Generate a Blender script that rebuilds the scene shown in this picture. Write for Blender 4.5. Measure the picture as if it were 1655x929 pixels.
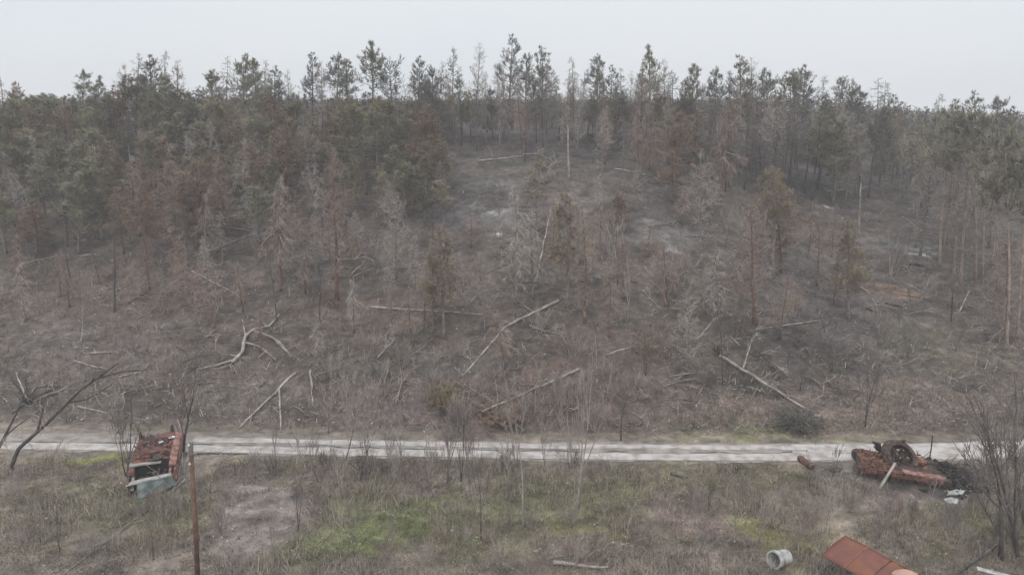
import bpy, math, random
import numpy as np
from mathutils import Vector, Matrix, Euler
R = math.radians
for o in list(bpy.data.objects): bpy.data.objects.remove(o)
scene = bpy.context.scene
col = scene.collection

# ------------------------------------------------------------------ camera, sky, sun, exposure
CAM_H, PITCH, F, CX, CY = 24.6, 14.0, 1200.0, 827.5, 464.5
cam = bpy.data.cameras.new('camera'); cam_o = bpy.data.objects.new('camera', cam); col.objects.link(cam_o)
cam_o.location = (0, 0, CAM_H); cam_o.rotation_euler = (R(90 - PITCH), 0, 0)
cam.sensor_width = 36; cam.lens = 36 * F / 1655; cam.clip_end = 6000; cam.clip_start = 0.5
scene.camera = cam_o

SUN_EL, SUN_ROT = 48, 200
world = bpy.data.worlds.new('World'); scene.world = world; world.use_nodes = True
nt = world.node_tree; nt.nodes.clear()
out = nt.nodes.new('ShaderNodeOutputWorld'); bg = nt.nodes.new('ShaderNodeBackground')
sky = nt.nodes.new('ShaderNodeTexSky'); sky.sky_type = 'NISHITA'; sky.sun_disc = False
sky.sun_elevation = R(SUN_EL); sky.sun_rotation = R(SUN_ROT); sky.dust_density = 4; sky.air_density = 1.0
hs = nt.nodes.new('ShaderNodeHueSaturation'); hs.inputs['Saturation'].default_value = 0.35
tc = nt.nodes.new('ShaderNodeTexCoord'); mp = nt.nodes.new('ShaderNodeMapping'); mp.inputs['Scale'].default_value = (1, 1, 3.0)
nz = nt.nodes.new('ShaderNodeTexNoise'); nz.inputs['Scale'].default_value = 1.3; nz.inputs['Detail'].default_value = 3
cr = nt.nodes.new('ShaderNodeValToRGB')
cr.color_ramp.elements[0].position = 0.38; cr.color_ramp.elements[0].color = (7.2, 7.8, 8.5, 1)
cr.color_ramp.elements[1].position = 0.62; cr.color_ramp.elements[1].color = (7.9, 8.25, 8.65, 1)
mx = nt.nodes.new('ShaderNodeMixRGB'); mx.inputs['Fac'].default_value = 0.9
L = nt.links.new
L(sky.outputs[0], hs.inputs['Color']); L(tc.outputs['Generated'], mp.inputs[0]); L(mp.outputs[0], nz.inputs['Vector'])
L(nz.outputs['Fac'], cr.inputs[0]); L(hs.outputs[0], mx.inputs[1]); L(cr.outputs[0], mx.inputs[2])
sx_ = nt.nodes.new('ShaderNodeSeparateXYZ'); L(tc.outputs['Generated'], sx_.inputs[0])
zr = nt.nodes.new('ShaderNodeMapRange'); zr.inputs[1].default_value = 0.25; zr.inputs[2].default_value = 1.0; zr.inputs[3].default_value = 1.0; zr.inputs[4].default_value = 2.2
L(sx_.outputs['Z'], zr.inputs[0])                       # an overcast sky is brighter overhead than at the horizon
vm = nt.nodes.new('ShaderNodeVectorMath'); vm.operation = 'SCALE'; L(mx.outputs[0], vm.inputs[0]); L(zr.outputs[0], vm.inputs['Scale'])
L(vm.outputs[0], bg.inputs['Color']); bg.inputs['Strength'].default_value = 0.107; L(bg.outputs[0], out.inputs['Surface'])
sun = bpy.data.lights.new('sun', 'SUN'); sun.energy = 1.0; sun.angle = R(25); sun.color = (1, 0.96, 0.9)
sun_o = bpy.data.objects.new('sun', sun); col.objects.link(sun_o)
sun_o.rotation_euler = (R(90 - SUN_EL), 0, R(180 - SUN_ROT)); sun_o.location = (0, 0, 80)
scene.view_settings.view_transform = 'Standard'; scene.view_settings.look = 'None'
scene.view_settings.exposure = 0.0; scene.view_settings.gamma = 1
scene.cycles.volume_bounces = 1; scene.cycles.transparent_max_bounces = 8; scene.cycles.max_bounces = 5

# ------------------------------------------------------------------ terrain function
def _h(i, j, s):
    v = np.sin(i * 127.1 + j * 311.7 + s * 74.7) * 43758.5453
    return v - np.floor(v)
def vn(x, y, s=0):
    xi = np.floor(x); yi = np.floor(y); fx = x - xi; fy = y - yi
    fx = fx * fx * (3 - 2 * fx); fy = fy * fy * (3 - 2 * fy)
    a = _h(xi, yi, s); b = _h(xi + 1, yi, s); c = _h(xi, yi + 1, s); d = _h(xi + 1, yi + 1, s)
    return (a * (1 - fx) + b * fx) * (1 - fy) + (c * (1 - fx) + d * fx) * fy - 0.5
def fbm(x, y, s=0, o=3):
    v = 0; a = 1
    for k in range(o): v = v + a * vn(x, y, s + k * 7); x = x * 2.1 + 3.3; y = y * 2.1 - 1.7; a *= 0.5
    return v
cp, sp_ = math.cos(R(PITCH)), math.sin(R(PITCH))
def ray(px, py):
    a = (px - CX) / F; b = (CY - py) / F
    return np.array([a, cp + b * sp_, -sp_ + b * cp])
def plane_hit(px, py, z=0.0):
    d = ray(px, py); t = (z - CAM_H) / d[2]
    return np.array([d[0] * t, d[1] * t, z])
def ppm(P):                                # pixels of the photo per metre at a point
    return F / (P[1] * cp + (CAM_H - P[2]) * sp_)
_rp = [plane_hit(a, b) for a, b in ((-60, 713), (200, 716), (500, 722), (830, 730), (1240, 731), (1655, 727))]
_poly = np.polyfit([p[0] for p in _rp], [p[1] for p in _rp], 3)
def road_y(x): return np.polyval(_poly, np.clip(x, -42, 42))
def sstep(a, b, x):
    t = np.clip((x - a) / (b - a), 0, 1); return t * t * (3 - 2 * t)
def height(x, y):
    x = np.asarray(x, float); y = np.asarray(y, float)
    u = x / np.maximum(y, 20)
    H = 20.8 - 8.2 * sstep(0.17, 0.50, u) - 1.5 * sstep(0.35, 0.8, -u)
    y0 = road_y(x) + 3.3
    t = np.clip((y - y0) / 63.0, 0, 1)
    s = 1 - (1 - t) ** 1.22
    far = np.clip(y - y0 - 63, 0, 5000)
    z = H * s - np.minimum(far * 0.02, 7) * sstep(0, 40, far)
    z = z - np.clip(y - 210, 0, 5000) * 0.035 * sstep(.15, .4, u) - np.clip(y - 470, 0, 5000) * 0.03 * (1 - sstep(.15, .4, u))
    up = sstep(0, 6, y - y0)
    z = z + up * (1.5 * fbm(x / 17, y / 15, 3, 2) * sstep(0, .3, t) + 0.55 * fbm(x / 5.0, y / 4.2, 9, 3))
    z = z + 0.09 * fbm(x / 1.3, y / 1.1, 21, 2) * (1 + up * 1.2)
    mead = 1 - sstep(-6.5, -2.2, y - road_y(x))
    z = z + mead * (0.5 * fbm(x / 8, y / 6, 33, 3) - 0.1)
    onroad = 1 - sstep(1.7, 3.0, np.abs(y - road_y(x)))
    return z * (1 - onroad) + 0.0 * onroad
def at(px, py):
    d = ray(px, py); ts = np.arange(28, 420, 0.2)
    P = np.outer(ts, d); P[:, 2] += CAM_H
    below = np.where(P[:, 2] < height(P[:, 0], P[:, 1]))[0]
    i = below[0] if len(below) else len(ts) - 1
    p = P[i] if i == 0 or not len(below) else (P[i] + P[i - 1]) / 2
    return Vector((p[0], p[1], float(height(p[0], p[1]))))
def at_depth(px, py, Y):                   # point of the sight line in the vertical plane y = Y
    d = ray(px, py); t = Y / d[1]
    return Vector((d[0] * t, Y, CAM_H + d[2] * t))
def gz(x, y): return float(height(x, y))
def project(P):
    dep = P[1] * cp + (CAM_H - P[2]) * sp_; upc = P[1] * sp_ - (CAM_H - P[2]) * cp
    return CX + F * P[0] / dep, CY - F * upc / dep

# ------------------------------------------------------------------ materials
def mat(name, base, var=None, scale=6.0, rough=0.9, rnd=0.0, bump=0.0, attr=False, metallic=0.0, contrast=(0.35, 0.65), coord='Object', third=None):
    m = bpy.data.materials.new(name); m.use_nodes = True; n = m.node_tree; b = n.nodes['Principled BSDF']
    b.inputs['Roughness'].default_value = rough; b.inputs['Metallic'].default_value = metallic
    b.inputs['Specular IOR Level'].default_value = 0.25
    t = n.nodes.new('ShaderNodeTexCoord'); no = n.nodes.new('ShaderNodeTexNoise')
    no.inputs['Scale'].default_value = scale; no.inputs['Detail'].default_value = 6
    n.links.new(t.outputs[coord], no.inputs['Vector'])
    r = n.nodes.new('ShaderNodeValToRGB')
    r.color_ramp.elements[0].position = contrast[0]; r.color_ramp.elements[1].position = contrast[1]
    v = var or tuple(c * 0.6 for c in base)
    r.color_ramp.elements[0].color = (*v, 1); r.color_ramp.elements[1].color = (*base, 1)
    if third:
        e = r.color_ramp.elements.new(0.5 * (contrast[0] + contrast[1])); e.color = (*third, 1)
    n.links.new(no.outputs['Fac'], r.inputs[0]); c = r.outputs[0]
    if attr:
        a = n.nodes.new('ShaderNodeVertexColor'); a.layer_name = 'Col'
        mm = n.nodes.new('ShaderNodeMixRGB'); mm.blend_type = 'MULTIPLY'; mm.inputs[0].default_value = 1
        n.links.new(a.outputs['Color'], mm.inputs[1]); n.links.new(c, mm.inputs[2]); c = mm.outputs[0]
    if rnd:
        oi = n.nodes.new('ShaderNodeObjectInfo'); h = n.nodes.new('ShaderNodeHueSaturation')
        mr = n.nodes.new('ShaderNodeMapRange'); mr.inputs[3].default_value = 1 - rnd; mr.inputs[4].default_value = 1 + rnd
        mr2 = n.nodes.new('ShaderNodeMapRange'); mr2.inputs[3].default_value = 0.5 - rnd * 0.07; mr2.inputs[4].default_value = 0.5 + rnd * 0.05
        n.links.new(oi.outputs['Random'], mr.inputs[0]); n.links.new(oi.outputs['Random'], mr2.inputs[0])
        n.links.new(mr.outputs[0], h.inputs['Value']); n.links.new(mr2.outputs[0], h.inputs['Hue'])
        n.links.new(c, h.inputs['Color']); c = h.outputs[0]
    n.links.new(c, b.inputs['Base Color'])
    if bump:
        bp = n.nodes.new('ShaderNodeBump'); bp.inputs['Strength'].default_value = bump; bp.inputs['Distance'].default_value = 0.05
        n.links.new(no.outputs['Fac'], bp.inputs['Height']); n.links.new(bp.outputs[0], b.inputs['Normal'])
    return m
M = {}
M['bark_grey'] = mat('bark_grey', (0.25, 0.22, 0.20), (0.11, 0.10, 0.092), 3.5, rnd=0.22, bump=.4)
M['bark_red'] = mat('bark_red', (0.22, 0.125, 0.095), (0.10, 0.062, 0.052), 3, rnd=0.15, bump=.4)
M['bark_pale'] = mat('bark_pale', (0.41, 0.365, 0.33), (0.17, 0.145, 0.13), 2.0, rnd=0.12, bump=.3)
M['bark_tan'] = mat('bark_tan', (0.36, 0.28, 0.23), (0.20, 0.15, 0.125), 2.2, rnd=0.15, bump=.3)
M['bark_birch'] = mat('bark_birch', (0.36, 0.34, 0.31), (0.22, 0.20, 0.185), 3, rnd=0.1, bump=.3)
M['bark_dark'] = mat('bark_dark', (0.11, 0.097, 0.09), (0.045, 0.04, 0.038), 3, rnd=0.2, bump=.4)
M['char'] = mat('char', (0.035, 0.032, 0.032), (0.015, 0.014, 0.014), 5, bump=.5)
M['limb_grey'] = mat('limb_grey', (0.34, 0.30, 0.27), (0.21, 0.18, 0.165), 1.5, rnd=0.25)
M['limb_pink'] = mat('limb_pink', (0.30, 0.23, 0.195), (0.18, 0.125, 0.11), 1.2, rnd=0.2)
M['limb_dark'] = mat('limb_dark', (0.16, 0.14, 0.13), (0.09, 0.078, 0.073), 2, rnd=0.2)
M['n_green'] = mat('needles_green', (0.27, 0.25, 0.145), (0.175, 0.165, 0.10), 0.9, rnd=0.28)
M['n_dgreen'] = mat('needles_dull_green', (0.23, 0.215, 0.14), (0.14, 0.135, 0.09), 0.9, rnd=0.25)
M['n_brown'] = mat('needles_scorched', (0.29, 0.195, 0.135), (0.16, 0.115, 0.08), 1.0, rnd=0.2)
M['n_yellow'] = mat('needles_yellowed', (0.30, 0.235, 0.135), (0.17, 0.14, 0.085), 1.0, rnd=0.2)
M['n_grey'] = mat('needles_grey', (0.155, 0.145, 0.12), (0.075, 0.072, 0.062), 1.0, rnd=0.2)
M['ground'] = mat('ground', (1.3, 1.28, 1.27), (0.6, 0.6, 0.6), 1.4, attr=True, bump=0.7, contrast=(0.3, 0.7))
M['scatter'] = mat('scatter', (1.0, 1.0, 1.0), (0.8, 0.8, 0.8), 2.0, attr=True)
M['concrete'] = mat('concrete_road', (0.44, 0.405, 0.38), (0.27, 0.24, 0.215), 1.1, bump=.3, contrast=(0.36, 0.6), rough=.85)
M['track'] = mat('dirt_track', (0.235, 0.20, 0.175), (0.12, 0.10, 0.087), 0.7, bump=.6, contrast=(0.3, 0.66))
M['track_pale'] = mat('track_pale', (0.29, 0.26, 0.235), (0.18, 0.155, 0.138), 1.0, bump=.5, contrast=(0.36, 0.6))
M['rust'] = mat('rust', (0.19, 0.09, 0.07), (0.07, 0.042, 0.038), 2.8, rough=.85, bump=.5, third=(0.15, 0.07, 0.055))
M['rust_orange'] = mat('rust_orange', (0.27, 0.13, 0.085), (0.09, 0.052, 0.045), 3.0, rough=.85, bump=.6)
M['rust_pink'] = mat('rust_pink', (0.31, 0.19, 0.16), (0.12, 0.06, 0.05), 2.8, rough=.8, bump=.4, third=(0.22, 0.11, 0.09))
M['rust_dark'] = mat('rust_dark', (0.10, 0.065, 0.055), (0.035, 0.028, 0.026), 3, rough=.85, bump=.5)
M['grey_metal'] = mat('grey_metal', (0.42, 0.40, 0.37), (0.25, 0.235, 0.215), 2.5, rough=.6, bump=.2)
M['green_plate'] = mat('green_plate', (0.14, 0.165, 0.155), (0.03, 0.045, 0.043), 1.6, rough=.4, bump=.15)
M['black'] = mat('black_and_hole_shade', (0.03, 0.028, 0.028), (0.012, 0.011, 0.011), 4)  # black of tubes and post, and painted shade for hatch holes and engine well
M['red_sheet'] = mat('red_sheet', (0.19, 0.068, 0.052), (0.20, 0.08, 0.04), 0.8, rough=.65, bump=.2, third=(0.14, 0.055, 0.045))
M['red_seam'] = mat('red_seam', (0.28, 0.13, 0.10), (0.2, 0.085, 0.065), 2, rough=.6)
M['concrete_pale'] = mat('concrete_pale', (0.48, 0.475, 0.455), (0.24, 0.235, 0.225), 3, bump=.3)
M['brick'] = mat('brick_rubble', (0.30, 0.18, 0.15), (0.30, 0.27, 0.25), 5, bump=.4)
M['sand'] = mat('sandy_pink', (0.44, 0.30, 0.23), (0.34, 0.21, 0.16), 2, bump=.3)
M['pole'] = mat('pole_wood', (0.20, 0.11, 0.08), (0.09, 0.055, 0.042), 4, bump=.4)
M['white'] = mat('white_ceramic', (0.72, 0.70, 0.68), (0.5, 0.48, 0.46), 6, rough=.4)
M['stone'] = mat('pale_stone', (0.48, 0.45, 0.42), (0.28, 0.26, 0.24), 4, bump=.3)

# ------------------------------------------------------------------ mesh helpers
class MB:
    def __init__(s): s.v = []; s.f = []
    def tube(s, pts, rad, n=5, cap=True):
        k0 = len(s.v); N = len(pts)
        for i, p in enumerate(pts):
            d = (pts[min(i + 1, N - 1)] - pts[max(i - 1, 0)])
            if d.length < 1e-6: d = Vector((0, 0, 1))
            d.normalize(); a = d.orthogonal() if abs(d.z) > .99 else d.cross(Vector((0, 0, 1)))
            a.normalize(); b = d.cross(a); r = rad[i]
            for j in range(n):
                t = 2 * math.pi * j / n; s.v.append(p + a * (r * math.cos(t)) + b * (r * math.sin(t)))
        for i in range(N - 1):
            for j in range(n):
                q = k0 + i * n; s.f.append((q + j, q + (j + 1) % n, q + n + (j + 1) % n, q + n + j))
        if cap:
            s.f.append(tuple(range(k0 + n - 1, k0 - 1, -1))); q = k0 + (N - 1) * n; s.f.append(tuple(range(q, q + n)))
    def box(s, c, size, rot=None, taper=1.0):
        k = len(s.v); m = rot or Matrix.Identity(3); c = Vector(c)
        for z in (-.5, .5):
            w = taper if z > 0 else 1
            for x, y in ((-.5, -.5), (.5, -.5), (.5, .5), (-.5, .5)):
                s.v.append(c + m @ Vector((x * size[0] * w, y * size[1] * w, z * size[2])))
        s.f += [(k + 3, k + 2, k + 1, k), (k + 4, k + 5, k + 6, k + 7)] + [(k + i, k + (i + 1) % 4, k + 4 + (i + 1) % 4, k + 4 + i) for i in range(4)]
    def blade(s, p, d, w, l):
        k = len(s.v); side = d.orthogonal() if abs(d.z) > .95 else d.cross(Vector((0, 0, 1)))
        side.normalize(); side = side * (w * .5)
        s.v += [p - side, p + side, p + d * l]; s.f.append((k, k + 1, k + 2))
    def mesh(s, name, m, smooth=False):
        me = bpy.data.meshes.new(name); me.from_pydata([tuple(v) for v in s.v], [], s.f); me.materials.append(m)
        if smooth: me.polygons.foreach_set('use_smooth', [True] * len(me.polygons))
        return me
    def build(s, name, m, parent=None, smooth=False, bevel=0):
        o = bpy.data.objects.new(name, s.mesh(name, m, smooth)); col.objects.link(o)
        if parent: o.parent = parent
        if bevel:
            b = o.modifiers.new('bevel', 'BEVEL'); b.width = bevel; b.segments = 2; b.limit_method = 'ANGLE'
        return o
def tag(o, label=None, cat=None, group=None, kind=None):
    if label: o['label'] = label
    if cat: o['category'] = cat
    if group: o['group'] = group
    if kind: o['kind'] = kind
    return o
def empty(name, loc, rot=(0, 0, 0), scale=(1, 1, 1)):
    o = bpy.data.objects.new(name, None); col.objects.link(o); o.location = loc; o.rotation_euler = rot; o.scale = scale
    o.empty_display_size = 0.3
    return o
def part(name, me, parent):
    o = bpy.data.objects.new(name, me); col.objects.link(o); o.parent = parent; return o
def np_mesh(name, V, Fc, m, C=None, kind=None, smooth=False):
    me = bpy.data.meshes.new(name); n, k = len(V), Fc.shape[1]
    me.vertices.add(n); me.vertices.foreach_set('co', V.astype(np.float32).ravel())
    me.loops.add(Fc.size); me.loops.foreach_set('vertex_index', Fc.astype(np.int32).ravel())
    me.polygons.add(len(Fc)); me.polygons.foreach_set('loop_start', np.arange(0, Fc.size, k, dtype=np.int32))
    me.polygons.foreach_set('loop_total', np.full(len(Fc), k, dtype=np.int32))
    if C is not None:
        a = me.color_attributes.new('Col', 'FLOAT_COLOR', 'POINT')
        a.data.foreach_set('color', np.hstack([C, np.ones((n, 1))]).astype(np.float32).ravel())
    if smooth: me.polygons.foreach_set('use_smooth', np.ones(len(Fc), bool))
    me.update(); me.validate(); me.materials.append(m)
    o = bpy.data.objects.new(name, me); col.objects.link(o)
    if kind: o['kind'] = kind
    return o

# ------------------------------------------------------------------ ground colours (what the soil is made of)
GREEN = (0.14, 0.155, 0.07); OLIVE = (0.16, 0.152, 0.085); STRAW = (0.33, 0.27, 0.20); MUD = (0.20, 0.168, 0.148)
MUDR = (0.19, 0.145, 0.125); CHAR = (0.055, 0.05, 0.048); DARK = (0.062, 0.054, 0.051); ASH = (0.62, 0.60, 0.58); GREYA = (0.15, 0.14, 0.135)
TUSS = (0.25, 0.195, 0.16); LIGHT = (0.19, 0.165, 0.145); NEED = (0.145, 0.10, 0.082)
BL = [(700, 860, 200, 50, OLIVE, .5), (980, 830, 120, 50, OLIVE, .5), (1180, 790, 140, 30, OLIVE, .4), (1500, 850, 120, 30, OLIVE, .5), (620, 870, 60, 25, GREEN, .6), (850, 780, 60, 25, GREEN, .4), (240, 820, 60, 25, GREEN, .5),(520, 872, 95, 36, GREEN, .65), (640, 835, 120, 42, GREEN, .6), (735, 820, 90, 32, GREEN, .6), (560, 800, 50, 15, OLIVE, .6), (135, 740, 85, 8, (0.2, 0.205, 0.08), .95),
      (300, 840, 90, 40, OLIVE, .7), (110, 840, 110, 50, OLIVE, .5), (180, 800, 60, 25, GREEN, .35), (30, 740, 60, 10, STRAW, .5), (1015, 775, 45, 30, GREEN, .65), (890, 820, 60, 40, GREEN, .45),
      (1240, 870, 55, 45, (0.21, 0.20, 0.09), .7), (1310, 860, 55, 28, STRAW, .9), (420, 845, 75, 55, MUD, .95), (450, 795, 110, 9, (0.235, 0.20, 0.18), .8), (1110, 825, 80, 35, MUDR, .8),
      (1440, 790, 100, 20, (0.13, 0.115, 0.108), .5), (1500, 788, 75, 30, CHAR, .95), (1600, 850, 80, 40, OLIVE, .6), (1580, 765, 60, 14, STRAW, .45), (1350, 752, 40, 12, (0.16, 0.15, 0.15), .8),
      (1400, 800, 110, 20, MUDR, .5), (1150, 765, 200, 14, OLIVE, .6), (1000, 770, 100, 10, (0.2, 0.16, 0.12), .5), (450, 740, 90, 9, OLIVE, .6), (960, 860, 60, 16, (0.24, 0.21, 0.1), .6),
      (760, 330, 110, 45, DARK, .8), (950, 235, 270, 42, DARK, .85), (1250, 290, 170, 60, DARK, .9), (1060, 330, 110, 50, DARK, .6), (1350, 480, 150, 70, (0.10, 0.088, 0.084), .75),
      (1290, 560, 140, 36, DARK, .8), (1170, 620, 90, 26, DARK, .7), (900, 600, 60, 30, NEED, .5), (690, 590, 90, 30, (0.11, 0.10, 0.095), .5), (460, 400, 160, 70, (0.085, 0.072, 0.064), .6),
      (640, 380, 80, 60, (0.085, 0.072, 0.064), .5), (600, 500, 150, 30, NEED, .4), (200, 460, 200, 50, NEED, .4), (150, 560, 160, 60, (0.155, 0.13, 0.12), .5), (980, 600, 120, 60, NEED, .45),
      (800, 377, 20, 6, ASH, .9), (796, 340, 26, 7, ASH, .55), (780, 350, 90, 20, GREYA, .5), (1086, 398, 18, 10, ASH, .95), (1075, 380, 60, 26, GREYA, .6), (940, 320, 50, 10, GREYA, .5), (800, 300, 70, 14, GREYA, .5),
      (1490, 408, 22, 7, ASH, .75), (1430, 400, 80, 12, GREYA, .7), (1345, 345, 14, 4, ASH, .8), (1475, 270, 10, 6, ASH, .9), (1335, 420, 60, 14, GREYA, .6), (1480, 432, 40, 8, CHAR, .7), (395, 335, 34, 14, ASH, .5), (300, 367, 22, 5, ASH, .7),
      (385, 315, 18, 5, ASH, .6), (400, 645, 90, 36, LIGHT, .7), (640, 660, 90, 30, (0.2, 0.16, 0.15), .7), (1050, 610, 60, 20, LIGHT, .4), (1300, 670, 260, 26, TUSS, .75), (1500, 640, 130, 24, TUSS, .6), (1180, 665, 90, 18, TUSS, .5),
      (1250, 704, 190, 7, (0.22, 0.205, 0.12), .8), (240, 690, 40, 5, GREEN, .5), (700, 690, 130, 12, (0.19, 0.135, 0.125), .6), (860, 680, 80, 20, NEED, .7), (1450, 470, 70, 9, (0.2, 0.13, 0.095), .7), (1520, 560, 110, 40, OLIVE, .25)]
BW = []
for px, py, rx, ry, c, s in BL:
    P = at(px, py); k = ppm(P); Q1 = at(px, py - ry); Q0 = at(px, py + ry)
    BW.append((P.x, P.y, rx / k, min(max((Q1.y - Q0.y) / 2, 0.4), 9.0 if py < 300 else 14.0), np.array(c), s))
def gcol(x, y):
    x = np.asarray(x, float); y = np.asarray(y, float)
    hill = sstep(2, 5, y - road_y(x))[..., None]
    C = np.array((0.175, 0.147, 0.12)) * (1 - hill) + np.array((0.102, 0.084, 0.073)) * hill
    far = sstep(85, 120, y)[..., None]; C = C * (1 - far) + np.array((0.085, 0.075, 0.068)) * far
    wx = x + 3.4 * fbm(x / 2.6, y / 2.6, 51, 4); wy = y + 3.0 * fbm(x / 2.2, y / 2.2, 61, 4)
    for bx, by, rx, ry, c, s in BW:
        d = np.sqrt(((wx - bx) / rx) ** 2 + ((wy - by) / ry) ** 2)
        k = (s * (1 - sstep(0.6, 1.25, d)))[..., None]
        if c[0] > .5: k = k * sstep(-.12, .1, fbm(x / .8, y / .6, 301, 3))[..., None]
        C = C * (1 - k) + c * k
    n = fbm(x / 2.2, y / 1.3, 71, 4)[..., None]
    n2 = fbm(x / .7, y / .5, 171, 3)[..., None]; return np.clip(C * (1 + 0.6 * n + .45 * n2), 0.01, 0.8)

# ground: one sheet to the horizon, fine where the camera looks
def axis(a, b, fine, lo, hi, grow=1.13):
    xs = list(np.arange(lo, hi, fine)); s = fine; v = xs[-1]
    while v < b: s *= grow; v += s; xs.append(v)
    s = fine; v = lo; pre = []
    while v > a: s *= grow; v -= s; pre.append(v)
    return np.array(pre[::-1] + xs)
gx = axis(-2500, 2500, 0.42, -72, 72); gy = axis(-400, 4000, 0.3, 29, 120)
X, Y = np.meshgrid(gx, gy); Z = height(X, Y)
n0, n1 = X.shape; idx = np.arange(n0 * n1).reshape(n0, n1)
Fq = np.stack([idx[:-1, :-1], idx[:-1, 1:], idx[1:, 1:], idx[1:, :-1]], -1).reshape(-1, 4)
np_mesh('ground', np.stack([X, Y, Z], -1).reshape(-1, 3), Fq, M['ground'], gcol(X.ravel(), Y.ravel()), 'structure', True)

# ------------------------------------------------------------------ road: dirt track with two rows of concrete slabs
def strip(off0, off1, z, x0=-70, x1=70, st=0.5, jit=0.12, seed=5):
    xs = np.arange(x0, x1, st); ry = road_y(xs)
    a = ry + off0 + jit * fbm(xs / 1.5, xs * 0, seed, 3); b = ry + off1 + jit * fbm(xs / 1.7, xs * 0 + 9, seed, 3)
    ms = np.linspace(0, 1, 6); V = []
    for k in ms: V.append(np.stack([xs, a * (1 - k) + b * k, xs * 0 + z + 0.012 * fbm(xs / .7, xs * 0 + k * 9, 3, 2)], -1))
    V = np.stack(V); n = len(xs); ii = np.arange(6 * n).reshape(6, n)
    Fc = np.stack([ii[:-1, :-1], ii[:-1, 1:], ii[1:, 1:], ii[1:, :-1]], -1).reshape(-1, 4)
    return V.reshape(-1, 3), Fc
V, Fc = strip(-1.42, 1.42, 0.034, jit=0.5); np_mesh('road_verge', *strip(1.2, 2.1, 0.028, -70, -8, jit=.6, seed=8), M['track'], None, 'structure', True); np_mesh('dirt_road', V, Fc, M['track_pale'], None, 'structure', True)
rs = random.Random(3); sl = MB()
def slabs(off, w, x0, x1, ln, z, skip=0.0, skew=0.25):
    x = x0
    while x < x1:
        l = ln * rs.uniform(.95, 1.03)
        if rs.random() >= skip:
            xc = x + l / 2; yc = float(road_y(xc)) + off; sl_ = float(road_y(xc + 1) - road_y(xc - 1)) / 2
            zz = z + rs.uniform(-.012, .012); k = len(sl.v)
            for dz in (-.12, 0):
                for sx, sy in ((-1, -1), (1, -1), (1, 1), (-1, 1)):
                    dx = sx * (l / 2 - .008) + sy * skew * w / 2; sl.v.append(Vector((xc + dx, yc + sy * w / 2 + sl_ * dx + rs.uniform(-.03, .03), zz + dz)))
            sl.f += [(k + 4, k + 5, k + 6, k + 7)] + [(k + i, k + (i + 1) % 4, k + 4 + (i + 1) % 4, k + 4 + i) for i in range(4)]
        x += l
slabs(-0.72, 1.05, -70, 70, 2.6, 0.085, 0.0); slabs(0.74, 0.75, -24, 20, 2.6, 0.08, 0.0); slabs(0.56, 1.4, 20.4, 70, 2.6, 0.08, 0.0)
tag(sl.build('concrete_road', M['concrete'], None), kind='structure')
V, Fc = strip(-0.12, 0.34, 0.098, -70, 22, jit=0.5, seed=15); np_mesh('mud_strip', V, Fc, M['track_pale'], None, 'structure', True)

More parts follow.
